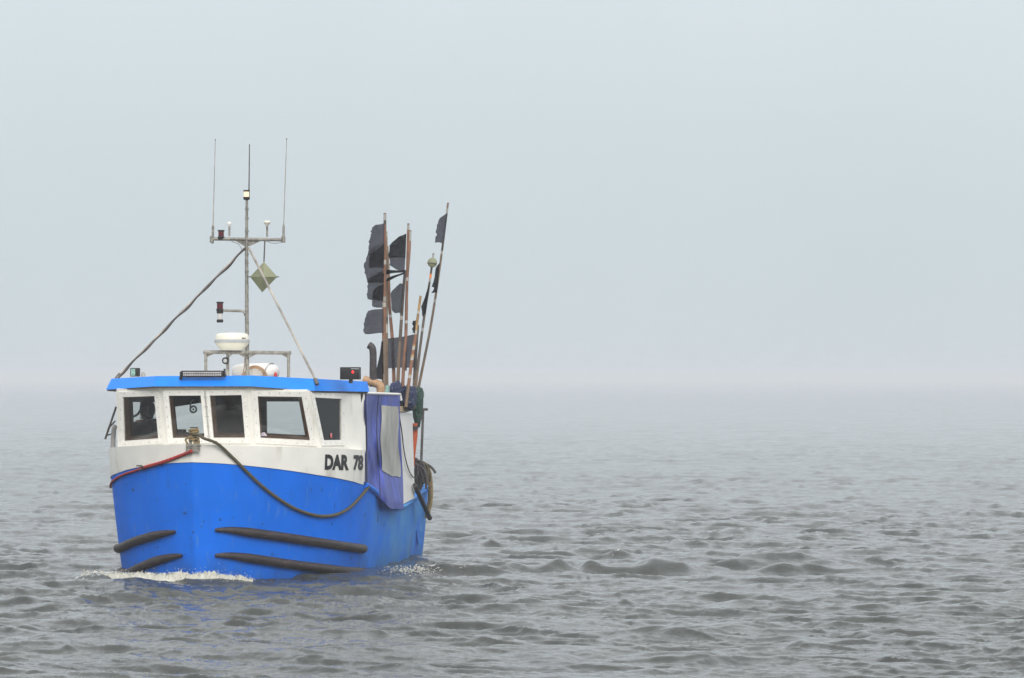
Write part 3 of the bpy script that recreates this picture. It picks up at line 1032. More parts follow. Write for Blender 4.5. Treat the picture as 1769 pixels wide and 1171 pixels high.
# wooden inner posts and a partition seen through the middle panes
mb = MB()
for (px0, px1, py0, py1, s) in ((228, 271, 684, 694, 2.0),):
    c = (U(px0, py0, s) + U(px1, py1, s)) / 2
    mb.box(c, (0.7, 0.25, 0.10), bev=0.01)
mb.box(U(393, 722, 2.4) + Vector((0, 0, -0.45)), (0.55, 0.3, 1.75), bev=0.02)
mb.build('cabin_locker', M['dark'], boat)

# foredeck between bulwark and wheelhouse
ol = [Vector((hb(stem_s(1.95) + 0.02 + (WH_END - 0.05) * (k / 30) ** 1.6, 1.95) - 0.02, stem_s(1.95) + 0.03 + (WH_END - 0.05) * (k / 30) ** 1.6, 1.95)) for k in range(31)]
ol2 = [Vector((-p.x, p.y, p.z)) for p in reversed(ol)]
hole = [Vector((c.x * 1.0, c.y, 1.95)) for c in (c0b, c1b, c2b, c3b)] + [Vector((c4b.x, WH_END - 0.12, 1.95)), Vector((c5b.x, WH_END - 0.12, 1.95))]
mb = MB()
mb.panel(ol + ol2, [hole], 0.04, Vector((0, 0, 1)))
mb.build('foredeck', M['white'], boat)

# ------------------------------------------------------------------ ROOF
rb = [U(183, 673, 1.30), U(265, 667.3, 0.70), U(432, 667, 0.70), U(544, 675, 1.20), U(638.6, 676.8, WH_END + 0.12)]
rt = [U(192.6, 654, 1.42), U(270.6, 649.5, 0.86), U(434.5, 648.7, 0.86), U(541, 654, 1.32), U(634, 659, WH_END + 0.06)]
rb.append(Vector((rb[0].x - 0.02, rb[-1].y, rb[-1].z))); rt.append(Vector((rt[0].x - 0.02, rt[-1].y, rt[-1].z)))
print("roof", [tuple(round(x, 2) for x in c) for c in rb + rt])
mb = MB()
m_ = len(rb)
mb.add(rb + rt, [(i, (i + 1) % m_, (i + 1) % m_ + m_, i + m_) for i in range(m_)])
cen_t = sum(rt, Vector()) / m_ + Vector((0, 0, 0.03)); cen_b = sum(rb, Vector()) / m_
for i in range(m_):
    mb.add([rt[i], rt[(i + 1) % m_], cen_t], [(0, 1, 2)], 1)
    mb.add([rb[i], rb[(i + 1) % m_], cen_b], [(0, 2, 1)], 1)
roof = mb.build('roof', [M['roofblue'], M['white']], boat, smooth=5)
# thin drip edge under the roof
mb = MB()
ins = [cen_b + (p - cen_b) * 0.985 + Vector((0, 0, -0.012)) for p in rb]
mb.tube(ins + [ins[0]], 0.012, 6, cap=False)
mb.build('drip_edge', M['gal_dark'], roof)

# ------------------------------------------------------------------ MAST AND ELECTRONICS
SM = 2.6
def P(px, py, s=SM): return U(px, py, s)
mb = MB()
mb.tube([P(427.5, 655), P(426.5, 560), P(426, 430), P(426.5, 340)], [0.034, 0.033, 0.028, 0.022], 12)
for py in (632, 598, 560, 520, 497, 470, 455, 440, 400, 378, 362):
    mb.tube([P(426.5, py), P(426.5, py - 2)], 0.037, 12)
mb.tube(smooth_path([P(424, 545), P(421, 538), P(414, 537), P(378, 536)], 5), 0.022, 8)          # bracket for the side lights
mb.tube(smooth_path([P(424, 425), P(419, 432), P(415, 425), P(409, 420), P(400, 417)], 5), 0.006, 5)  # loose wiring
mast = mb.build('mast', M['steel'], boat)
mb = MB()
mb.tube([P(364, 412.5), P(490, 414)], 0.029, 10)
for px in (366, 489.5):
    mb.tube([P(px, 408), P(px, 419)], 0.034, 10)
gus = [P(405, 415), P(452, 415), P(431, 425), P(422, 425)]
mb.panel(gus, thick=0.02, n=Vector((0, -1, 0)))
mb.tube(smooth_path([P(455, 414), P(470, 420), P(484, 419), P(489, 416)], 5), 0.005, 5)
mb.tube(smooth_path([P(367, 416), P(366, 421), P(369, 419)], 4), 0.006, 5)
mb.build('crossbar', M['steel'], mast)
def whip(base, mid, top, tipcol, r0=0.02):
    m2 = MB()
    m2.tube([P(*base), P(*mid)], r0, 10)
    m2.tube([P(*mid), P(mid[0] + 0.1, mid[1] - 4)], [r0, 0.008], 10)
    m2.tube([P(mid[0] + 0.1, mid[1] - 4), P(*top)], [0.0085, 0.0055], 8, mi=1)
    m2.ball(P(*top), 0.011, mi=2)
    m2.build('whip_antenna', [M['steel'], M['stay'], M['black']], mast)
whip((367.5, 411), (368, 391), (372, 241.5), 0)
whip((489.7, 412), (490, 391), (495.2, 240), 0)
mb = MB(); mb.tube([P(430, 340), P(431, 249)], [0.012, 0.008], 8); mb.build('whip_antenna', M['gal_dark'], mast)
# GPS mushrooms
for (px, by, ty, w, mt) in ((396.3, 408, 384, 3.6, 'frame'), (461.5, 409, 382, 5.8, 'radar')):
    m2 = MB(); m2.tube([P(px, by), P(px, ty + 6)], 0.017, 8)
    r = w / 105
    m2.lathe(P(px, ty + 6), [(r * 0.35, -0.02), (r * 0.55, 0.0), (r, 0.03), (r * 1.02, 0.045), (r * 0.75, 0.062), (0.002, 0.068)], 20, mi=1)
    m2.build('satellite_antenna', [M['steel'], M[mt]], mast)
# lights
def lantern(px, py0, py1, w, lens, name='navigation_light'):
    m2 = MB()
    a, b = P(px, py1), P(px, py0)
    H = b.z - a.z; r = w / 105 / 2
    m2.lathe(a, [(r * 0.85, -0.02), (r, 0), (r, H * 0.16), (r * 0.82, H * 0.2)], 16, mi=0)
    m2.lathe(a, [(r * 0.8, H * 0.2), (r * 0.82, H * 0.5), (r * 0.8, H * 0.8)], 16, mi=1)
    m2.lathe(a, [(r * 0.82, H * 0.8), (r, H * 0.84), (r, H * 0.97), (r * 0.7, H)], 16, mi=0)
    return m2.build(name, [M['black'], M[lens]], mast)
tag(lantern(426, 328, 343, 11.5, 'lamp'), 'lit white light at the masthead')
tag(lantern(382, 397, 411, 12, 'redlens'), 'dark red light on the crossbar')
tag(lantern(380, 521, 536, 13, 'redlens'), 'dark red light above the bracket')
tag(lantern(380, 538, 555, 11.5, 'clearlens'), 'clear light below the bracket')
# radar reflector hung from the crossbar
mb = MB()
cx, cy, ry = 455, 479, 25.5
top, bot = P(456, 452), P(453, 505)
lf, rg = P(432, 478), P(479, 478)
fr, bk = P(455, 478, SM - 0.22), P(455, 478, SM + 0.22)
for tri in ((top, lf, fr), (top, fr, rg), (bot, lf, fr), (bot, fr, rg)):
    nn = facing(list(tri)); mb.panel(list(tri), thick=0.006, n=nn)
for tri in ((top, lf, bk), (top, bk, rg), (bot, lf, bk), (bot, bk, rg)):
    nn = -facing(list(tri)); mb.panel(list(tri), thick=0.006, n=nn)
mb.tube([P(429, 478), P(482, 478)], 0.011, 6, mi=1)
mb.tube([P(457.5, 415), top], 0.012, 6, mi=1)
mb.build('radar_reflector', [M['olive'], M['gal_dark']], mast, smooth=10)
# stays
for (foot, hd, nm) in ((U(201, 652.5, 1.5), P(423, 428), 'left'), (U(548, 662, 1.30), P(430, 428), 'right')):
    m2 = MB(); m2.tube([foot, foot.lerp(hd, 0.5), hd], 0.016 if nm == 'left' else 0.019, 10)
    m2.tube([foot - Vector((0, 0, 0.02)), foot.lerp(hd, 0.03)], 0.034, 8, mi=1)
    if nm == 'left':      # dark cable lashed along it
        pts = []
        for k in range(41):
            t = k / 40
            p = foot.lerp(hd, t)
            pts.append(p + Vector((0.010 + 0.010 * math.sin(t * 38), -0.016, -0.016 - 0.008 * math.sin(t * 23 + 1))))
        m2.tube(pts, [0.016 + 0.008 * math.sin(i * 0.5) ** 2 for i in range(41)], 6, mi=2)
    m2.build('mast_stay', [M['stay'], M['gal_dark'], M['hose']], boat)
# gantry
SG = 2.5
def Q(px, py): return U(px, py, SG)
mb = MB()
mb.tube([Q(351.5, 608), Q(502.5, 609.5)], 0.031, 12)
for px in (355.5, 393.5, 498.5):
    mb.tube([Q(px, 609), Q(px, 656)], 0.026, 12)
for (a, b, c) in (((357, 611), (370, 611), (357, 617)), ((497, 612), (485, 612), (496, 618)), ((424, 611), (411, 611), (423, 618)), ((431, 611), (444, 611), (431, 618))):
    mb.panel([Q(*a), Q(*b), Q(*c)], thick=0.012, n=Vector((0, -1, 0)))
mb.tube([Q(395, 616), Q(402, 611)], 0.009, 6)
gantry = mb.build('gantry', M['steel'], boat)
mb = MB(); c = U(389.5, 623, SG - 0.05)
mb.lathe(c + Vector((0, 0, 0)), [(0.052, -0.02), (0.058, -0.01), (0.058, 0.01), (0.05, 0.02)], 20, Vector((0, -1, 0)))
mb.lathe(c, [(0.035, 0.018), (0.028, 0.03), (0.01, 0.034)], 16, Vector((0, -1, 0)), mi=1)
mb.build('horn', [M['black'], M['greyband']], gantry)
# radar dome
mb = MB()
base = U(401, 604.5, SG)
k = 1 / 104.5
mb.lathe(base, [(19 * k, 0), (21 * k, 1 * k), (26 * k, 7 * k), (29 * k, 12 * k), (29.3 * k, 16 * k), (29.3 * k, 18 * k), (28.5 * k, 24 * k), (26.5 * k, 27.5 * k), (20 * k, 29 * k), (8 * k, 29.6 * k), (0.5 * k, 29.7 * k)], 40)
radar = mb.build('radar_dome', M['radar'], boat, smooth=50)
mb = MB()
mb.lathe(base, [(29.6 * k, 12.3 * k), (30 * k, 12.6 * k), (30 * k, 17.5 * k), (29.6 * k, 17.8 * k)], 40)
for q in range(14):
    th = 2 * math.pi * q / 14 + 0.2
    mb.ball(base + Vector((30 * k * math.cos(th), 30 * k * math.sin(th), 15 * k)), 0.011, sub=1)
mb.build('clamp_band', M['greyband'], radar)
mb = MB()
dirv = Vector((0.86, -0.51, 0))
side = Vector((-dirv.y, dirv.x, 0))
for q, w in ((-3.6, 2.2), (-1.2, 1.2), (0.6, 1.4), (2.6, 1.6)):
    mb.box(base + dirv * (29.0 * k) + side * (q * k) + Vector((0, 0, 19.8 * k)), (0.004, w * k, 2.2 * k), Matrix.Rotation(math.atan2(dirv.y, dirv.x), 3, 'Z'))
mb.build('nameplate', M['letters'], radar)
# light bar on the front edge of the roof
mb = MB()
a, b = U(314, 646, 0.76), U(386.5, 645.5, 0.76)
mid = (a + b) / 2; wdt = (b - a).length
mb.box(mid, (wdt, 0.07, 0.105), bev=0.008)
for p in (a - Vector((0.015, 0, 0.02)), b + Vector((0.015, 0, 0.02))):
    mb.box(p, (0.022, 0.06, 0.12), bev=0.005)
    mb.lathe(p + Vector((0, 0, -0.045)), [(0.026, -0.02), (0.026, 0.02)], 12, Vector((1, 0, 0)))
lb = mb.build('light_bar', M['black'], boat)
mb = MB()
for r_ in (0, 1):
    for q in range(22):
        x = -wdt / 2 + 0.03 + (wdt - 0.06) * (q + 0.5) / 22
        mb.lathe(mid + Vector((x, -0.036, 0.018 - 0.036 * r_)), [(0.0145, 0), (0.012, 0.003), (0.006, 0.004)], 8, Vector((0, -1, 0)))
mb.build('lens', M['clearlens'], lb)
# port work lamp with its red tell-tale; starboard flood lamp
mb = MB()
a, b = U(589, 634, 1.75), U(622, 655.5, 1.75)
c = (a + b) / 2
mb.box(c, (abs(b.x - a.x), 0.16, abs(a.z - b.z)), bev=0.012)
mb.box(c + Vector((0, 0.03, -0.12)), (0.05, 0.08, 0.08))
pl = tag(mb.build('work_lamp', M['black'], boat), 'black lamp box with a red tell-tale')
mb = MB(); mb.ball(U(609.5, 642.5, 1.66), 0.017, (1, 0.4, 1.2)); mb.build('indicator_light', M['redled'], pl)
mb = MB(); mb.box(U(613, 637, 1.66), (0.13, 0.006, 0.012)); mb.build('top_strip', M['greyband'], pl)
mb = MB()
c = U(233.5, 643, 1.55)
mb.box(c, (0.135, 0.10, 0.14), Matrix.Rotation(R(-25), 3, 'Z'), bev=0.01)
fl = mb.build('floodlight', M['black'], boat)
mb = MB(); mb.box(c + Vector((-0.02, -0.055, 0)) , (0.085, 0.01, 0.11), Matrix.Rotation(R(-25), 3, 'Z')); mb.build('lens', M['teal'], fl)
mb = MB(); mb.lathe(U(247.5, 652, 1.5), [(0.035, 0), (0.035, 0.06), (0.02, 0.085), (0.003, 0.09)], 12); mb.build('vent_cap', M['greytube'], boat)
# line hanging over the roof edge on the port side
mb = MB()
mb.tube(smooth_path([U(622, 653, 3.2), U(628, 662, WH_END), U(630.5, 671, WH_END + 0.0), U(630, 677, WH_END)], 5), 0.008, 5)
mb.build('lashing', M['stay'], roof)
# exhaust and vent
SE = 4.9
mb = MB()
mb.tube(smooth_path([U(644.5, 668, SE), U(644.5, 640, SE), U(644.5, 610, SE), U(642.5, 600, SE), U(637, 596, SE)], 6), 0.062, 12)
mb.build('exhaust_pipe', M['hose'], boat)
mb = MB()
mb.tube(smooth_path([U(628, 656, SE), U(646, 661, SE), U(655, 665, SE), U(657.5, 672, SE), U(657.5, 690, SE)], 6), 0.072, 12)
mb.build('vent_pipe', M['tan'], boat)

# ------------------------------------------------------------------ SIDE CURTAIN, PANEL, STERN FITTINGS
def side_pt(px, py, off=0.0, bulge=0.0):
    return UX(px, py, 2.0 + off)
top_px = [(630, 680), (645, 680.5), (660, 681), (676, 681.5), (691, 682)]
bot_px = [(632, 836), (645, 846), (660, 861), (676, 874), (697, 874)]
mb = MB()
rows = []
NV, NU = 44, 40
for i in range(NV + 1):
    v = i / NV
    row = []
    for j in range(NU + 1):
        u = j / NU
        k = u * 4; a = min(int(k), 3); f = k - a
        tx = top_px[a][0] * (1 - f) + top_px[a + 1][0] * f; ty = top_px[a][1] * (1 - f) + top_px[a + 1][1] * f
        bx = bot_px[a][0] * (1 - f) + bot_px[a + 1][0] * f; by = bot_px[a][1] * (1 - f) + bot_px[a + 1][1] * f
        px = tx + (bx - tx) * v + 2.0 * math.sin(v * 3.1) * u - 5.0 * math.sin(v * math.pi) * u * (1 - v)
        py = ty + (by - ty) * v
        fold = 0.03 * math.sin(u * 9 + 2.2 * v + 1.5 * math.sin(3 * v)) * (0.25 + v) * (1 - 0.6 * u) + 0.012 * math.sin(u * 21 - 3 * v + 2 * math.sin(v * 5)) \
            + 0.03 * math.sin(v * 11 + u * 7) * math.exp(-((u - 0.3) / 0.25) ** 2)
        drape = max(0, min(1, (u - 0.35) / 0.3)) * max(0, min(1, (v - 0.72) / 0.22))
        row.append(side_pt(px, py + 5 * drape * v, fold + 0.03 + 0.10 * drape + 0.02 * v))
    rows.append(row)
front = rows
mb.grid(rows)
mb.grid([[p + Vector((-0.012, 0, 0)) for p in r] for r in rows])
curtain = mb.build('side_curtain', M['tarp'], boat, smooth=60, recalc=False)
def on_curtain(u, v, off):
    x, y = u * NU, v * NV
    i, j = min(int(y), NV - 1), min(int(x), NU - 1)
    fy, fx = y - i, x - j
    p = (front[i][j] * (1 - fx) + front[i][j + 1] * fx) * (1 - fy) + (front[i + 1][j] * (1 - fx) + front[i + 1][j + 1] * fx) * fy
    return p + Vector((off, 0, 0))
mb = MB()
mb.grid([[on_curtain(0.46 + 0.47 * j / 14 + 0.02 * math.sin(i * 0.3), 0.105 + 0.63 * i / 30 + (0.006 * random.uniform(-1, 1) if i == 30 else 0), 0.012) for j in range(15)] for i in range(31)])
mb.build('curtain_window', M['vinyl'], curtain, smooth=60)
mb = MB()
mb.tube([on_curtain(u / 10, 0.0, 0.0) + Vector((0, 0, 0.01)) for u in range(11)] + [on_curtain(1.0, 0.05, 0.02) + Vector((0, 0.02, 0))], 0.022, 8)
mb.build('curtain_rail', M['frame'], curtain)
mb = MB()
mb.tube([on_curtain(0.40 - 0.05 * math.sin(i * 0.14) , i / 30, 0.006) for i in range(31)], 0.006, 5)
mb.tube([on_curtain(0.02, i / 30, 0.008) for i in range(31)], 0.012, 5)
mb.build('seam', M['black'], curtain)
# white panel with the net shelf on top
mb = MB()
pq = [side_pt(689, 711), side_pt(712.5, 714), side_pt(716.5, 860), side_pt(696, 871)]
mb.panel(pq, thick=0.05, n=Vector((1, 0, 0)))
y0, y1 = pq[0].y, pq[1].y
zt = pq[0].z
mb.panel([Vector((1.78, y1 - 0.02, zt)), Vector((1.78, y1 - 0.02, 0.62)), Vector((0.9, y1 - 0.02, 0.62)), Vector((0.9, y1 - 0.02, zt))], thick=0.05, n=Vector((0, 1, 0)))
cab = mb.build('side_panel', M['panel'], boat, smooth=10)
mb = MB()
mb.box(Vector((1.50, (y0 + y1) / 2, zt + 0.045)), (0.92, y1 - y0 + 0.1, 0.09), bev=0.01)
mb.build('net_shelf', M['beige'], cab)
mb = MB()
mb.tube(smooth_path([side_pt(690, 720, 0.02), side_pt(694, 745, 0.03), side_pt(699, 785, 0.03), side_pt(707, 814, 0.03), side_pt(714.5, 825, 0.03)], 6), 0.011, 6)
mb.build('cable', M['hose'], boat)
mb = MB()
mb.tube(smooth_path([side_pt(689, 711.5, 0.03), side_pt(700, 711.5, 0.04), side_pt(708, 709, 0.03), side_pt(715, 706, 0.03)], 6), 0.011, 6)
mb.build('cable', M['hose'], boat)
# stern rail
SRL = 8.4
mb = MB()
mb.tube([U(699, 707, SRL), U(739, 707, SRL)], 0.024, 8)
mb.tube([U(731, 708, SRL), U(727.5, 800, SRL), U(727, 850, SRL)], 0.024, 8)
mb.build('stern_rail', M['gal_dark'], boat)
# bow fitting: plate and samson post
mb = MB()
pq = [U(321, 767, -0.30), U(345, 767, -0.30), U(345, 780, -0.30), U(321, 780, -0.30)]
mb.panel(pq, thick=0.025, n=Vector((0, -1, 0)))
for px in (324, 330, 341):
    mb.lathe(U(px, 773, -0.30), [(0.018, 0), (0.013, 0.014)], 10, Vector((0, -1, 0)))
mb.box((pq[0] + pq[1]) / 2 + Vector((0, 0.12, -0.02)), (0.22, 0.26, 0.02))
bolp = mb.build('bow_plate', M['steel'], boat)
mb = MB()
a = U(335, 770, -0.16)
for dx in (-0.055, 0.045):
    mb.tube([a + Vector((dx, 0, 0)), a + Vector((dx, 0, 0.16))], 0.024, 8)
mb.tube([a + Vector((0, 0, 0.1)), a + Vector((0, 0, 0.27))], 0.03, 10)
mb.box(a + Vector((0.005, 0, 0.283)), (0.11, 0.09, 0.016), mi=1)
mb.build('bow_post', [M['steel'], M['black']], boat)
# grey fender tube along the starboard wheelhouse side
mb = MB()
mb.tube(smooth_path([U(200, 735, 2.2), U(197, 741, 2.2), U(195.5, 760, 2.2), U(194.5, 800, 2.2), U(196, 820, 2.2), U(200, 826, 2.2)], 6), 0.04, 10)
mb.build('side_handrail', M['greytube'], boat)

# ------------------------------------------------------------------ ROPES
mb = MB()
pts = [U(333, 750, -0.22), U(343, 751, -0.26), U(352, 757, -0.30)]
pts += [hull_hit(*q, out=0.035) for q in ((376, 768), (400, 789), (425, 814), (450, 838), (480, 861), (510, 879), (545, 890), (575, 889), (600, 877), (620, 857), (634, 839))]
pts[3] = pts[3] + Vector((0, -0.05, 0.02))
pts = smooth_path(pts, 6)
mb.tube(pts, [0.024 + 0.002 * (i % 2) for i in range(len(pts))], 8)
# turns round the post
tp = []
for i in range(80):
    t = i / 79
    th = t * 2 * math.pi * 5
    rr = 0.055 + 0.018 * math.sin(t * 9) + 0.01 * math.sin(t * 31)
    tp.append(a + Vector((rr * math.cos(th), rr * math.sin(th), 0.07 + 0.19 * t)))
mb.tube(tp, 0.019, 7, mi=1)
mb.tube(smooth_path([a + Vector((0.06, -0.04, 0.12)), a + Vector((0.1, -0.06, 0.06)), a + Vector((0.05, -0.07, 0.02)), a + Vector((0, -0.06, 0.1))], 5), 0.019, 7, mi=1)
mb.tube(smooth_path([a + Vector((-0.05, -0.05, 0.13)), a + Vector((-0.12, -0.05, 0.1)), a + Vector((-0.08, -0.07, 0.03))], 5), 0.017, 7, mi=1)
single(mb, 'mooring_rope', [M['rope'], M['ropelight']], pts[0], 'olive rope wound on the bow post and hanging in a loop across the blue hull', 'rope')
mb = MB()
rp_ = [U(331, 777, -0.32)] + [hull_hit(*q, out=0.03) for q in ((318, 785), (300, 792), (280, 799), (262, 804), (249, 808))]
rp_[0].z -= 0.02
rp2 = [hull_hit(*q, out=0.025) for q in ((249, 808), (235, 813), (222, 817), (210, 822))]
sl = rp2[-1]
for k in range(1, 7):
    s = sl.y + 0.16 * k
    z = sl.z - 0.035 * k
    rp2.append(Vector((-(hb(s, z) + 0.025), s, z)))
pa = smooth_path(rp_, 6)
mb.tube(pa, [0.026 + 0.004 * (i % 2) for i in range(len(pa))], 8)
mb.tube(smooth_path(rp2, 6), 0.019, 8)
mb.tube(smooth_path([hull_hit(241, 804, out=0.05), hull_hit(250, 804, out=0.06), hull_hit(252, 809, out=0.06), hull_hit(246, 811, out=0.05)], 4), 0.012, 6, mi=1)
single(mb, 'mooring_rope', [M['redrope'], M['black']], rp_[0], 'red rope running from the bow plate along the white bulwark', 'rope')

# ------------------------------------------------------------------ MARKER POLES WITH FLAGS
OR, BR, DK, YL = (0.23, 0.10, 0.05), (0.18, 0.12, 0.075), (0.11, 0.085, 0.06), (0.38, 0.22, 0.07)
WHT, DARK, ORG, GRY = (0.42, 0.39, 0.34), (0.05, 0.04, 0.035), (0.75, 0.2, 0.03), (0.3, 0.29, 0.26)
GROUP = 'marker poles standing in the stern'
SP = 6.3
def flag_mesh(hoist, fly, s, amp, rag=0.0, nu=16, nv=18, phase=0.0, fold=1.0):
    """cloth between a hoist polyline and a fly polyline given as photo points on the pole's section"""
    def along(pl, t):
        k = t * (len(pl) - 1); i = min(int(k), len(pl) - 2); f = k - i
        return (pl[i][0] * (1 - f) + pl[i + 1][0] * f, pl[i][1] * (1 - f) + pl[i + 1][1] * f)
    rows = []
    for i in range(nv + 1):
        v = i / nv
        hx, hy = along(hoist, v); fx, fy = along(fly, v)
        rg_ = 1 + 1.7 * rag * random.uniform(-1, 0.3)
        row = []
        for j in range(nu + 1):
            u = j / nu * (rg_ if j == nu else 1)
            px, py = hx + (fx - hx) * u, hy + (fy - hy) * u
            py += 1.6 * fold * math.sin(u * 5.5 + phase + v * 2.2) * u * (1 - abs(2 * v - 1) * 0.3)
            d = 1.6 * amp * u * (math.sin(u * 6.5 + phase + 2.0 * v) + 0.55 * math.sin(v * 7 + u * 4 + phase * 2) + 0.3 * math.sin(13 * v - 5 * u + phase))
            row.append(U(px, py, s + d + 0.03))
        rows.append(row)
    m_ = MB(); m_.grid(rows)
    return m_
def pole(label, path, s, r, base_col, tapes, flags, extra=None):
    pts = [U(px, py, s + 0.12 * k) for k, (px, py) in enumerate(path)]
    base = pts[0]
    t = thing('marker_pole', base, label, 'marker pole', GROUP)
    m_ = MB()
    pp = smooth_path(pts, 4)
    r *= 0.86
    m_.tube(pp, [r * (1.1 - 0.35 * i / (len(pp) - 1)) for i in range(len(pp))], 10)
    H = pts[-1].z - base.z
    tz = []
    for (py0, py1, c) in tapes:
        za = U(path[0][0], py0, s).z - base.z; zb_ = U(path[0][0], py1, s).z - base.z
        tz.append((zb_, za, c))
    m_.build('shaft', pole_mat('pole_paint', base_col, tz, 0), t, base)
    for k, (ho, fl_, amp, rag, mt, ph) in enumerate(flags):
        f = flag_mesh(ho, fl_, s + 0.03 - 0.06 * k, amp, rag, phase=ph)
        f.build('flag', M[mt], t, base, smooth=60, recalc=False)
    if extra:
        extra(t, base, s)
    return t
pole('tallest pole of the left column with its uppermost, lowest and darkest flags', [(663, 668), (663.5, 560), (664.5, 470), (665, 368)], SP - 0.5, 0.038, OR,
     [(368, 379, GRY), (379, 386, DARK), (448, 456, WHT), (512, 520, GRY), (522, 530, WHT), (585, 668, BR)],
     [([(664.5, 385), (663.5, 434)], [(646, 390), (641, 396), (640, 405), (637, 412), (636, 424), (634, 440)], 0.07, 0.08, 'flag', 0.4),
      ([(662.5, 533), (662, 575)], [(634, 536.5), (629, 551), (627, 570), (629, 577)], 0.06, 0.04, 'flag', 2.0),
      ([(664, 421), (663, 463)], [(638, 441), (637, 449), (637, 462)], 0.03, 0.04, 'flagdark', 0.2),
      ([(663.5, 471), (663, 489)], [(640, 481), (634, 484), (634, 487)], 0.02, 0.04, 'flagdark', 1.2),
      ([(663, 490), (662, 520)], [(645, 500), (643, 508), (643, 516)], 0.03, 0.03, 'flagdark', 1.6)])
pole('thin pole tight behind the tallest left pole with two broad grey flags', [(668.5, 668), (668, 560), (668, 480), (667.5, 400)], SP + 0.2, 0.028, BR,
     [(400, 408, GRY), (470, 486, WHT), (548, 556, DARK), (560, 575, WHT)],
     [([(664, 420), (663.5, 480)], [(637, 432), (629, 454), (628, 466), (633, 488)], 0.07, 0.05, 'flag', 1.1),
      ([(664, 466), (663, 521)], [(635, 480), (634, 500), (633.5, 517)], 0.06, 0.03, 'flag', 2.9)])
pole('curved orange pole in the left column with one small grey flag', [(681, 668), (678, 590), (673, 530), (671.5, 480), (669, 425)], SP + 0.7, 0.034, OR,
     [(425, 470, BR), (543, 548, WHT)],
     [([(666, 512), (666, 532)], [(643, 514), (642, 524), (643, 530)], 0.03, 0.02, 'flag', 2.5)])
pole('orange pole with a pale tip and a dark flag above a lighter one', [(695.5, 668), (698, 620), (701.5, 575), (703, 493), (705.5, 386)], SP + 0.1, 0.032, OR,
     [(386, 395, GRY), (478, 484, WHT), (553, 558, WHT)],
     [([(702, 403), (700.5, 446)], [(686, 411), (677, 418), (671, 422), (671, 444)], 0.07, 0.05, 'flagdark', 0.9),
      ([(700.5, 440), (699, 467)], [(672, 441), (673, 457), (683, 465)], 0.05, 0.03, 'flag', 2.2)])
pole('bare orange pole beside the pale tipped one, without any flag', [(700, 640), (703, 493), (707, 440), (709, 398)], SP + 0.9, 0.03, OR,
     [(398, 415, GRY), (440, 640, BR)], [])
pole('grey brown pole with one rounded grey flag and two thin black streamers', [(687, 668), (691, 590), (697, 500), (700, 467)], SP + 0.4, 0.034, DK,
     [(467, 480, DARK), (545, 552, WHT), (590, 668, BR)],
     [([(697.5, 490), (692, 541)], [(690, 490), (679, 500), (675, 504), (675, 518), (677, 536), (683, 540)], 0.06, 0.02, 'flag', 0.7),
      ([(700, 466), (699.5, 470)], [(663, 467), (663, 474)], 0.02, 0.0, 'flagdark', 0.0),
      ([(700, 469), (699, 473)], [(668, 481), (667, 486)], 0.02, 0.0, 'flagdark', 1.0)])
pole('short yellow brown pole with a ragged black scrap at its top', [(701, 703), (709, 640), (716.5, 588), (720, 560), (726.6, 511)], SP - 0.2, 0.032, YL,
     [(536, 541, WHT), (570, 577, WHT), (577, 595, OR), (598, 604, WHT), (604, 612, OR), (616, 622, WHT), (622, 645, OR), (648, 653, WHT), (653, 668, OR), (668, 703, BR)],
     [([(718.5, 553), (717, 576)], [(713, 555), (711.5, 560), (714, 563), (711.5, 567), (713.5, 571), (712, 574)], 0.02, 0.2, 'flagdark', 0.5)])
def ball_top(t, base, s):
    m_ = MB()
    c = U(746.8, 453.5, s + 0.3)
    m_.lathe(c, [(0.012, -0.028), (0.06, -0.024), (0.083, -0.008), (0.085, 0), (0.083, 0.008), (0.06, 0.024), (0.012, 0.028)], 24, Vector((0.1, -1, 0.05)))
    m_.tube([c + Vector((-0.085, -0.03, -0.005)), c + Vector((0.085, -0.03, -0.02))], 0.008, 6, mi=1)
    m_.build('reflector_disc', [M['olive'], M['gal_dark']], t, base)
pole('pole topped by a round pale reflector disc with a furled black flag below', [(714.5, 703), (724, 615), (733, 546), (743, 482), (748.8, 438)], SP + 0.35, 0.027, DK,
     [(438, 447, GRY), (472, 480, ORG), (480, 486, GRY), (566, 572, GRY), (640, 703, BR)],
     [([(743, 484), (740, 505), (735.5, 541)], [(742, 487), (733, 516), (727, 529), (730, 546)], 0.03, 0.05, 'flagdark', 0.6)], ball_top)
pole('tallest outermost pole leaning right with a tattered grey flag near its tip', [(722.5, 672), (731, 630), (744.7, 560), (760, 460), (774, 350)], SP + 1.0, 0.027, BR,
     [(350, 358, BR), (358, 367, GRY), (367, 422, DARK), (422, 432, DARK), (432, 438, WHT), (516, 522, GRY), (585, 618, DK)],
     [([(773, 367), (770, 392), (765, 420)], [(765, 374), (758, 378), (757, 384), (754, 389), (753, 400), (754, 405), (751, 408), (751, 418)], 0.04, 0.08, 'flag', 0.3),
      ([(760.5, 452), (754.5, 506)], [(752, 464), (750, 480), (746, 493), (750, 497), (745, 505)], 0.03, 0.08, 'flagdark', 1.4)])
pole('dark leaning pole flying the big square black flag low over the stern', [(714, 705), (717, 640), (719, 600), (722, 562)], SP + 0.6, 0.036, DK, [(590, 640, DARK), (655, 705, BR)],
     [([(718, 577), (717.5, 635)], [(662, 587), (661, 612), (663, 636)], 0.035, 0.02, 'flag', 0.0)])
pole('thin brown pole with a long black flag hanging limp at its foot', [(664, 672), (663, 630), (662, 585)], SP - 0.9, 0.022, BR, [],
     [([(662, 589), (663, 656)], [(659, 590), (656, 612), (651, 633), (645, 654)], 0.03, 0.02, 'flagdark', 0.0)])

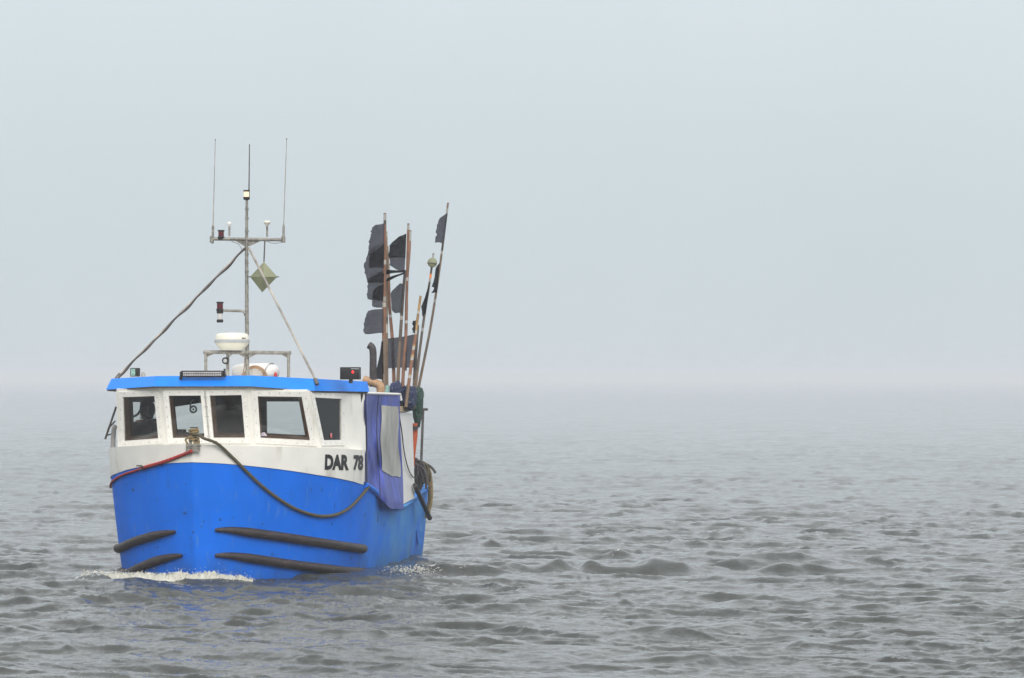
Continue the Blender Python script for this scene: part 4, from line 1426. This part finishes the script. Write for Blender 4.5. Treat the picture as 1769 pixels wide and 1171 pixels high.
# ------------------------------------------------------------------ NETS, FLOATS, STERN CLUTTER
def sack(name, px0, px1, py0, py1, s, m_, label, cat, taper=1.0, noise=0.1, dep=0.28, group=None):
    a, b = U(px0, py0, s), U(px1, py1, s)
    w, h = abs(b.x - a.x), abs(a.z - b.z)
    c = (a + b) / 2
    bm = bmesh.new()
    bmesh.ops.create_icosphere(bm, subdivisions=4, radius=1)
    from mathutils import noise as nz
    for v in bm.verts:
        p = v.co.copy()
        # squarish, slumped bundle
        q = Vector([math.copysign(abs(x) ** 0.65, x) for x in p])
        k = 1 + noise * nz.noise(p * 2.3 + Vector((px0, 0, 0))) + noise * 0.7 * nz.noise(p * 5 + Vector((0, px0, 0)))
        tp = 1 + (taper - 1) * (0.5 - 0.5 * q.z)
        v.co = Vector((q.x * w / 2 * k * tp, q.y * dep * k * tp, q.z * h / 2 * k))
    mb_ = MB(); mb_._bm(bm, c, None, 0)
    base = Vector((c.x, c.y, c.z - h / 2))
    return single(mb_, name, m_, base, label, cat, group, smooth=80)
SN = 6.25
sack('net_sack', 676, 693, 660, 706, SN, M['netblue'], 'rounded navy net sack next to the curtain rail', 'net sack', 1.15, 0.2, group='net sacks piled on the shelf')
sack('net_sack', 690, 703, 668, 706, SN + 0.3, M['netblue'], 'narrow dark net sack wedged between the poles', 'net sack', 1.1, 0.2, group='net sacks piled on the shelf')
sack('net_sack', 701, 717, 667, 706, SN + 0.2, M['netblue'], 'dark blue net sack with pale flecks beside the green netting', 'net sack', 1.0, 0.25, group='net sacks piled on the shelf')
sack('net_sack', 712, 731, 669, 738, SN + 0.9, M['netgreen'], 'tall green net sack tapering down over the panel edge', 'net sack', 0.50, 0.18, group='net sacks piled on the shelf')
mb = MB()
mb.box(U(666, 674, 5.6), (0.12, 0.16, 0.17), bev=0.015)
single(mb, 'mesh_crate', M['teal'], U(666, 682, 5.6), 'small pale teal mesh crate at the foot of the flag poles', 'crate')
mb = MB()
mb.tube([U(716.5, 731, 7.0), U(717, 750, 7.0), U(714.5, 790, 7.0), U(714, 806, 7.0)], [0.05, 0.048, 0.026, 0.018], 10)
mb.tube([U(717, 736, 6.94), U(718, 742, 6.94)], 0.053, 10, mi=1)
single(mb, 'orange_float', [M['orange'], M['hose']], U(714, 806, 7.0), 'slim orange float hanging beside the white panel', 'float')
# tangle of old rope on the quarter
mb = MB()
for k in range(46):
    x0 = random.uniform(716, 737); y0_ = 797 + (x0 - 716) * 0.35 + random.uniform(-4, 6)
    ln = random.uniform(18, 50) * (1.15 - (x0 - 716) / 40)
    sl_ = random.uniform(-0.1, 0.35)
    s = random.uniform(7.6, 8.3)
    p = [U(714 + (x0 - 716) * 0.3, y0_ - 3, s), U(x0, y0_, s), U(x0 + sl_ * ln * 0.5 + 3, y0_ + ln * 0.5, s), U(x0 + sl_ * ln + random.uniform(-2, 3), y0_ + ln, s)]
    mb.tube(smooth_path(p, 4), random.uniform(0.012, 0.024), 6, mi=random.choice((0, 0, 0, 1)))
mb.ball(U(722, 825, 8.0), 0.16, (0.5, 1.2, 1.9), 3, noise=0.1)
mb.tube(smooth_path([U(738, 802, 8.3), U(744, 806, 8.3), U(748, 810, 8.3), U(752.5, 817, 8.3)], 4), 0.024, 6)
single(mb, 'rope_tangle', [M['hose'], M['rope']], U(722, 850, 8.0), 'dark tangle of frayed rope ends heaped on the stern rail', 'rope tangle')
mb = MB()
for (dx, s) in ((0, 8.6), (-3.5, 8.75)):
    mb.tube(smooth_path([U(732 + dx, 800, s), U(739 + dx, 805, s), U(743.5 + dx, 820, s), U(745.5 + dx, 845, s), U(744.5 + dx, 868, s), U(741 + dx, 882, s), U(739 + dx, 895, s)], 5), 0.028, 8)
single(mb, 'hanging_hose', M['ropelight'], U(741, 886, 8.6), 'doubled brown hose looped over the port quarter', 'hose')
mb = MB()
pa_, pb_ = UX(716.5, 838, 2.06), UX(742, 894, 2.06)
mb.tube([pa_, pb_], 0.042, 10)
mb.tube([pb_, pb_ + (pb_ - pa_).normalized() * 0.02], 0.045, 10)
single(mb, 'black_fender_pole', M['black'], pa_, 'black pole slung slanting over the blue side near the stern', 'pole')

# ------------------------------------------------------------------ LIFERAFT AND CABLE COIL ON THE ROOF
SL = 3.3
def raft():
    a, b = U(402, 628, SL), U(481, 656, SL)
    w, h = b.x - a.x, a.z - b.z
    c = Vector(((a.x + b.x) / 2, SL, b.z))
    t = thing('liferaft_canister', c, 'white fibreglass liferaft canister lying on the blue roof behind the mast', 'liferaft')
    m_ = MB()
    rows = []
    N = 40
    for i in range(N + 1):
        x = -w / 2 + w * i / N
        e = max(0.0, 1 - (abs(x) / (w / 2)) ** 5) ** (1 / 2.5)
        bulge = 1 + 0.05 * math.exp(-((x - 0.1) / 0.15) ** 2)
        seam_ = 1 - 0.05 * math.exp(-((x + w * 0.02) / 0.012) ** 2)
        ring = []
        for k in range(28):
            th = 2 * math.pi * k / 28
            cy, cz = math.cos(th), math.sin(th)
            q = 0.7
            ring.append(c + Vector((x, math.copysign(abs(cy) ** q, cy) * 0.26 * e * seam_, h / 2 + math.copysign(abs(cz) ** q, cz) * h / 2 * e * bulge * seam_)))
        rows.append(ring)
    m_.grid(rows, wrap=True)
    m_.build('shell', M['raft'], t, c, smooth=60)
    m_ = MB()
    for x in (w * 0.28,):
        m_.tube([c + Vector((x + 0.06 * math.sin(th), math.cos(th) * 0.27, h / 2 + math.sin(th) * h / 2 * 1.03)) for th in [2 * math.pi * k / 24 for k in range(25)]], 0.012, 6)
    m_.build('strap', M['greytube'], t, c)
    m_ = MB(); m_.ball(U(476, 647, SL - 0.27), 0.035, (0.8, 0.8, 1.2)); m_.build('release_tag', M['redplastic'], t, c)
raft()
mb = MB()
cc = U(440, 648, 3.0)
for k in range(4):
    r_ = 0.17 + 0.012 * k
    mb.tube([cc + Vector((r_ * 1.0 * math.cos(t), 0.02 * k - 0.03, r_ * 1.05 * math.sin(t) - 0.06)) for t in [math.pi * q / 16 for q in range(-3, 20)]], 0.007, 5)
mb.tube(smooth_path([U(416, 652, 2.8), U(421, 640, 2.7), U(423, 620, 2.62), U(421, 612, 2.6)], 5), 0.008, 5)
mb.tube(smooth_path([U(419, 654, 2.8), U(424, 642, 2.7), U(425, 648, 2.62), U(422, 656, 2.6)], 5), 0.008, 5)
single(mb, 'cable_coil', M['tan'], U(436, 656, 3.0), 'coil of thin tan cable hung at the mast foot before the liferaft', 'cable coil')

# ------------------------------------------------------------------ THE PERSON AT THE HELM
def person():
    s = 2.05
    hc = U(254, 708, s)                         # middle of the head
    feet = Vector((hc.x, hc.y, FLOOR + 0.03))
    t = thing('person', feet, 'person in a dark hooded jacket standing at the helm behind the left window', 'person')
    # continuous skinned body: one vertex per joint
    H = hc.z - FLOOR
    J = {}
    def j(k, x, y, z, r): J[k] = (Vector((hc.x + x, hc.y + y, z)), r)
    zsh = hc.z - 0.24
    j('pelvis', 0.02, 0.06, FLOOR + 0.88, 0.16); j('waist', 0.01, 0.06, FLOOR + 1.06, 0.155); j('chest', 0.01, 0.06, zsh - 0.12, 0.19)
    j('neckbase', 0.0, 0.05, zsh + 0.03, 0.11); j('neck', 0, 0.03, hc.z - 0.13, 0.062); j('head', 0, 0.02, hc.z - 0.02, 0.085); j('crown', 0, 0.03, hc.z + 0.075, 0.078)
    for sg, nm in ((-1, 'r'), (1, 'l')):
        j('sh' + nm, sg * 0.19, 0.07, zsh, 0.085); j('el' + nm, sg * 0.25, -0.08, zsh - 0.30, 0.055); j('wr' + nm, sg * 0.15, -0.30, zsh - 0.36, 0.040)
        j('hip' + nm, sg * 0.10, 0.06, FLOOR + 0.82, 0.11); j('kn' + nm, sg * 0.11, 0.04, FLOOR + 0.46, 0.072); j('an' + nm, sg * 0.12, 0.08, FLOOR + 0.1, 0.05); j('to' + nm, sg * 0.13, -0.08, FLOOR + 0.07, 0.045)
    edges = [('pelvis', 'waist'), ('waist', 'chest'), ('chest', 'neckbase'), ('neckbase', 'neck'), ('neck', 'head'), ('head', 'crown')]
    for nm in 'rl':
        edges += [('chest', 'sh' + nm), ('sh' + nm, 'el' + nm), ('el' + nm, 'wr' + nm), ('pelvis', 'hip' + nm), ('hip' + nm, 'kn' + nm), ('kn' + nm, 'an' + nm), ('an' + nm, 'to' + nm)]
    # hands: palm, four fingers and a thumb curled over the wheel rim
    for sg, nm in ((-1, 'r'), (1, 'l')):
        w = J['wr' + nm][0] - Vector((hc.x, hc.y, 0))
        j('palm' + nm, w.x - sg * 0.02, w.y - 0.07, w.z + 0.005, 0.026); edges.append(('wr' + nm, 'palm' + nm))
        for q, (dx, ln) in enumerate(((0.028, 0.055), (0.009, 0.063), (-0.010, 0.06), (-0.028, 0.048))):
            j(f'f{q}a{nm}', w.x - sg * 0.02 + dx, w.y - 0.10, w.z + 0.012, 0.010)
            j(f'f{q}b{nm}', w.x - sg * 0.02 + dx, w.y - 0.10 - ln * 0.55, w.z - 0.004, 0.0088)
            j(f'f{q}c{nm}', w.x - sg * 0.02 + dx, w.y - 0.095 - ln * 0.55, w.z - 0.034, 0.0075)
            edges += [('palm' + nm, f'f{q}a{nm}'), (f'f{q}a{nm}', f'f{q}b{nm}'), (f'f{q}b{nm}', f'f{q}c{nm}')]
        j('th1' + nm, w.x - sg * 0.052, w.y - 0.065, w.z - 0.01, 0.011); j('th2' + nm, w.x - sg * 0.058, w.y - 0.10, w.z - 0.03, 0.009)
        edges += [('palm' + nm, 'th1' + nm), ('th1' + nm, 'th2' + nm)]
    names = list(J)
    me = bpy.data.meshes.new('body')
    me.from_pydata([tuple(J[k][0] - feet) for k in names], [(names.index(a), names.index(b)) for a, b in edges], [])
    o = bpy.data.objects.new('body', me); scene.collection.objects.link(o); o.parent = t
    mod = o.modifiers.new('skin', 'SKIN'); mod.use_smooth_shade = True
    for i, k in enumerate(names):
        r = J[k][1]
        sx = 1.25 if k in ('chest', 'waist', 'pelvis') else 1.0
        me.skin_vertices[0].data[i].radius = (r * sx, r * (0.8 if sx > 1 else 1.0))
    me.skin_vertices[0].data[0].use_root = True
    sub = o.modifiers.new('smooth', 'SUBSURF'); sub.levels = 2; sub.render_levels = 2
    me.materials.append(M['skin'])
    # face: brow, nose, mouth, chin, ears on the front of the head
    m_ = MB()
    m_.ball(hc + Vector((0, -0.005, -0.01)), 0.1, (0.80, 0.92, 1.18), 3)
    m_.ball(hc + Vector((0, -0.098, -0.015)), 0.02, (0.8, 1.2, 1.7), 2)
    m_.ball(hc + Vector((0, -0.088, -0.062)), 0.02, (1.4, 0.6, 0.4), 2, mi=1)
    m_.ball(hc + Vector((0, -0.075, -0.098)), 0.03, (1.1, 0.9, 0.7), 2)
    for sg in (-1, 1):
        m_.ball(hc + Vector((sg * 0.033, -0.082, 0.008)), 0.013, (1.2, 0.6, 0.8), 2, mi=1)
        m_.ball(hc + Vector((sg * 0.033, -0.087, 0.028)), 0.016, (1.5, 0.6, 0.5), 2)
        m_.ball(hc + Vector((sg * 0.082, 0.01, -0.01)), 0.022, (0.4, 0.8, 1.3), 2)
    m_.build('face', [M['skin'], M['jacket']], t, feet, smooth=60)
    # jacket: hood and a loose coat over shoulders, torso and sleeves
    m_ = MB()
    rows = []
    for i in range(15):
        ph = -1.15 + (math.pi / 2 + 1.15) * i / 14
        row = []
        for k in range(29):
            th = R(-62) + R(304) * k / 28
            rr = 0.135 * math.cos(max(ph, -0.9)) if ph > -0.9 else 0.105
            row.append(hc + Vector((rr * 0.94 * math.cos(th), rr * 1.08 * math.sin(th) + 0.025, 0.01 + 0.165 * math.sin(ph))))
        rows.append(row)
    m_.grid(rows)
    rings = []
    prof = [(zsh + 0.075, 0.085, 0.08), (zsh + 0.05, 0.13, 0.10), (zsh + 0.02, 0.22, 0.125), (zsh - 0.06, 0.275, 0.15), (zsh - 0.2, 0.265, 0.17), (zsh - 0.4, 0.25, 0.17), (zsh - 0.6, 0.255, 0.18), (zsh - 0.72, 0.26, 0.185)]
    for (z, rx, ry) in prof:
        rings.append([Vector((hc.x + rx * math.cos(q) + 0.006 * math.sin(5 * q + z * 9), hc.y + 0.055 + ry * math.sin(q) + 0.006 * math.sin(4 * q), z)) for q in [2 * math.pi * k / 28 for k in range(28)]])
    m_.grid(rings, wrap=True)
    for nm in 'rl':
        a, b, c = J['sh' + nm][0], J['el' + nm][0], J['wr' + nm][0]
        m_.tube(smooth_path([a, b, c], 6), [0.105 - 0.045 * k / 12 for k in range(13)], 12)
    m_.build('jacket', M['jacket'], t, feet, smooth=70)
    # steering wheel belongs to the boat
    m_ = MB()
    wl_ = (J['palmr'][0] + J['palml'][0]) / 2 + Vector((0, -0.05, -0.13))
    m_.tube([wl_ + Vector((0.19 * math.cos(q), -0.04 * math.sin(q), 0.19 * math.sin(q))) for q in [2 * math.pi * k / 28 for k in range(29)]], 0.014, 8)
    for k in range(3):
        q = 2 * math.pi * k / 3 + 0.5
        m_.tube([wl_, wl_ + Vector((0.19 * math.cos(q), -0.04 * math.sin(q), 0.19 * math.sin(q)))], 0.009, 6)
    m_.tube([wl_, wl_ + Vector((0, -0.22, -0.12))], 0.02, 8)
    m_.build('steering_wheel', M['black'], boat)
person()

# ------------------------------------------------------------------ BOW FOAM
def foam():
    from mathutils import noise as nz
    m_ = MB()
    path = [(140, 1000, 0.02), (165, 1001, 0.06), (200, 1003, 0.10), (235, 1005, 0.12), (275, 1006, 0.12), (310, 1006, 0.115), (340, 1005, 0.12), (370, 1006, 0.10), (400, 1007, 0.07), (436, 1008, 0.015)]
    def at(t):
        t *= len(path) - 1
        k = min(int(t), len(path) - 2); f = t - k
        a, b = path[k], path[k + 1]
        p = G(a[0] * (1 - f) + b[0] * f, a[1] * (1 - f) + b[1] * f)
        return p, 0.8 * (a[2] * (1 - f) + b[2] * f)
    rows = []
    N1, N2 = 800, 30
    for j in range(N2 + 1):
        v = -1 + 2 * j / N2
        row = []
        for i in range(N1 + 1):
            p, h = at(i / N1)
            w = (0.07 + 1.1 * h) * (0.85 + 0.5 * nz.noise(Vector((p.x * 4, 7, 2))) + 0.25 * nz.noise(Vector((p.x * 15, 2, 2))))
            q = Vector((p.x, p.y + v * w, 0))
            e = max(0, 1 - v * v)
            n1 = nz.noise(Vector((q.x * 5, q.y * 5, 1))); n2 = nz.noise(Vector((q.x * 17, q.y * 17, 4))); n3 = nz.noise(Vector((q.x * 45, q.y * 45, 8)))
            n4 = nz.noise(Vector((q.x * 110, q.y * 90, 3)))
            z = h * e ** 0.6 * (0.75 + 0.7 * n1) + e ** 0.5 * (0.055 * n2 + 0.045 * n3 + 0.02 * n4) - 0.04 + 0.09 * e
            row.append(Vector((q.x + 0.02 * n3, q.y + 0.05 * n2, z)))
        rows.append(row)
    vs_ = [p for r in rows for p in r]
    fs_ = []
    for j in range(N2):
        v = abs(-1 + 2 * (j + 0.5) / N2)
        for i in range(N1):
            q = rows[j][i]
            if v + 0.9 * nz.noise(Vector((q.x * 9, q.y * 9, 3))) + 0.5 * nz.noise(Vector((q.x * 30, q.y * 30, 7))) > 9: continue
            a0 = j * (N1 + 1) + i
            fs_.append((a0, a0 + 1, a0 + N1 + 2, a0 + N1 + 1))
    m_.add(vs_, fs_)
    for i in range(600):
        t = random.random()
        p, h = at(t)
        v = random.gauss(0, 0.5)
        if abs(v) > 1.1: continue
        z = h * max(0.0, 1 - v * v) ** 0.6 * (0.75 + 0.5 * nz.noise(Vector((p.x * 5, (p.y + v * (0.07 + 1.1 * h)) * 5, 1))))
        r = random.uniform(0.003, 0.008)
        m_.ball(p + Vector((random.gauss(0, 0.03), v * (0.07 + 1.1 * h), z + 0.06 + random.expovariate(45))), r, (1.2, 1.2, random.uniform(0.7, 1.2)), 1, noise=0.3)
    for i in range(90):      # spray
        px = random.uniform(300, 400); p = G(px, 998)
        m_.ball(p + Vector((0, random.gauss(0, 0.1), 0.1 + random.expovariate(14))), random.uniform(0.004, 0.011), sub=1)
    for i in range(300):     # a little froth at the port quarter
        px = random.gauss(712, 22); p = G(px, 993 + random.gauss(0, 3))
        m_.ball(p + Vector((0, random.gauss(0, 0.1), 0.05 + 0.08 * random.random())), random.uniform(0.004, 0.012), (1.4, 1, 0.6), 1, noise=0.25)
    o = m_.build('bow_foam', M['foam'], smooth=60, weld=False, recalc=False)
    tag(o, 'white foam breaking along the bow and quarter of the blue hull', 'foam', kind='stuff')
foam()

# ------------------------------------------------------------------ HAZE
bm = bmesh.new()
bmesh.ops.create_cube(bm, size=1.0)
for v in bm.verts:
    v.co = Vector((v.co.x * 12600, v.co.y * 12600, -1.6 if v.co.z < 0 else 8.6))
me = bpy.data.meshes.new('haze'); bm.to_mesh(me); bm.free()
hm = bpy.data.materials.new('sea_mist'); hm.use_nodes = True
hn, hl = hm.node_tree.nodes, hm.node_tree.links
hn.remove(hn['Principled BSDF'])
pv = hn.new('ShaderNodeVolumePrincipled')
pv.inputs['Color'].default_value = (0.835, 0.855, 0.89, 1)
pv.inputs['Density'].default_value = HAZE_DENSITY
pv.inputs['Anisotropy'].default_value = 0.0
hl.new(pv.outputs[0], hn['Material Output'].inputs['Volume'])
me.materials.append(hm)
hz = bpy.data.objects.new('haze', me)
scene.collection.objects.link(hz)
tag(hz, 'pale mist hanging over the sea and hiding the horizon', 'haze', kind='stuff')
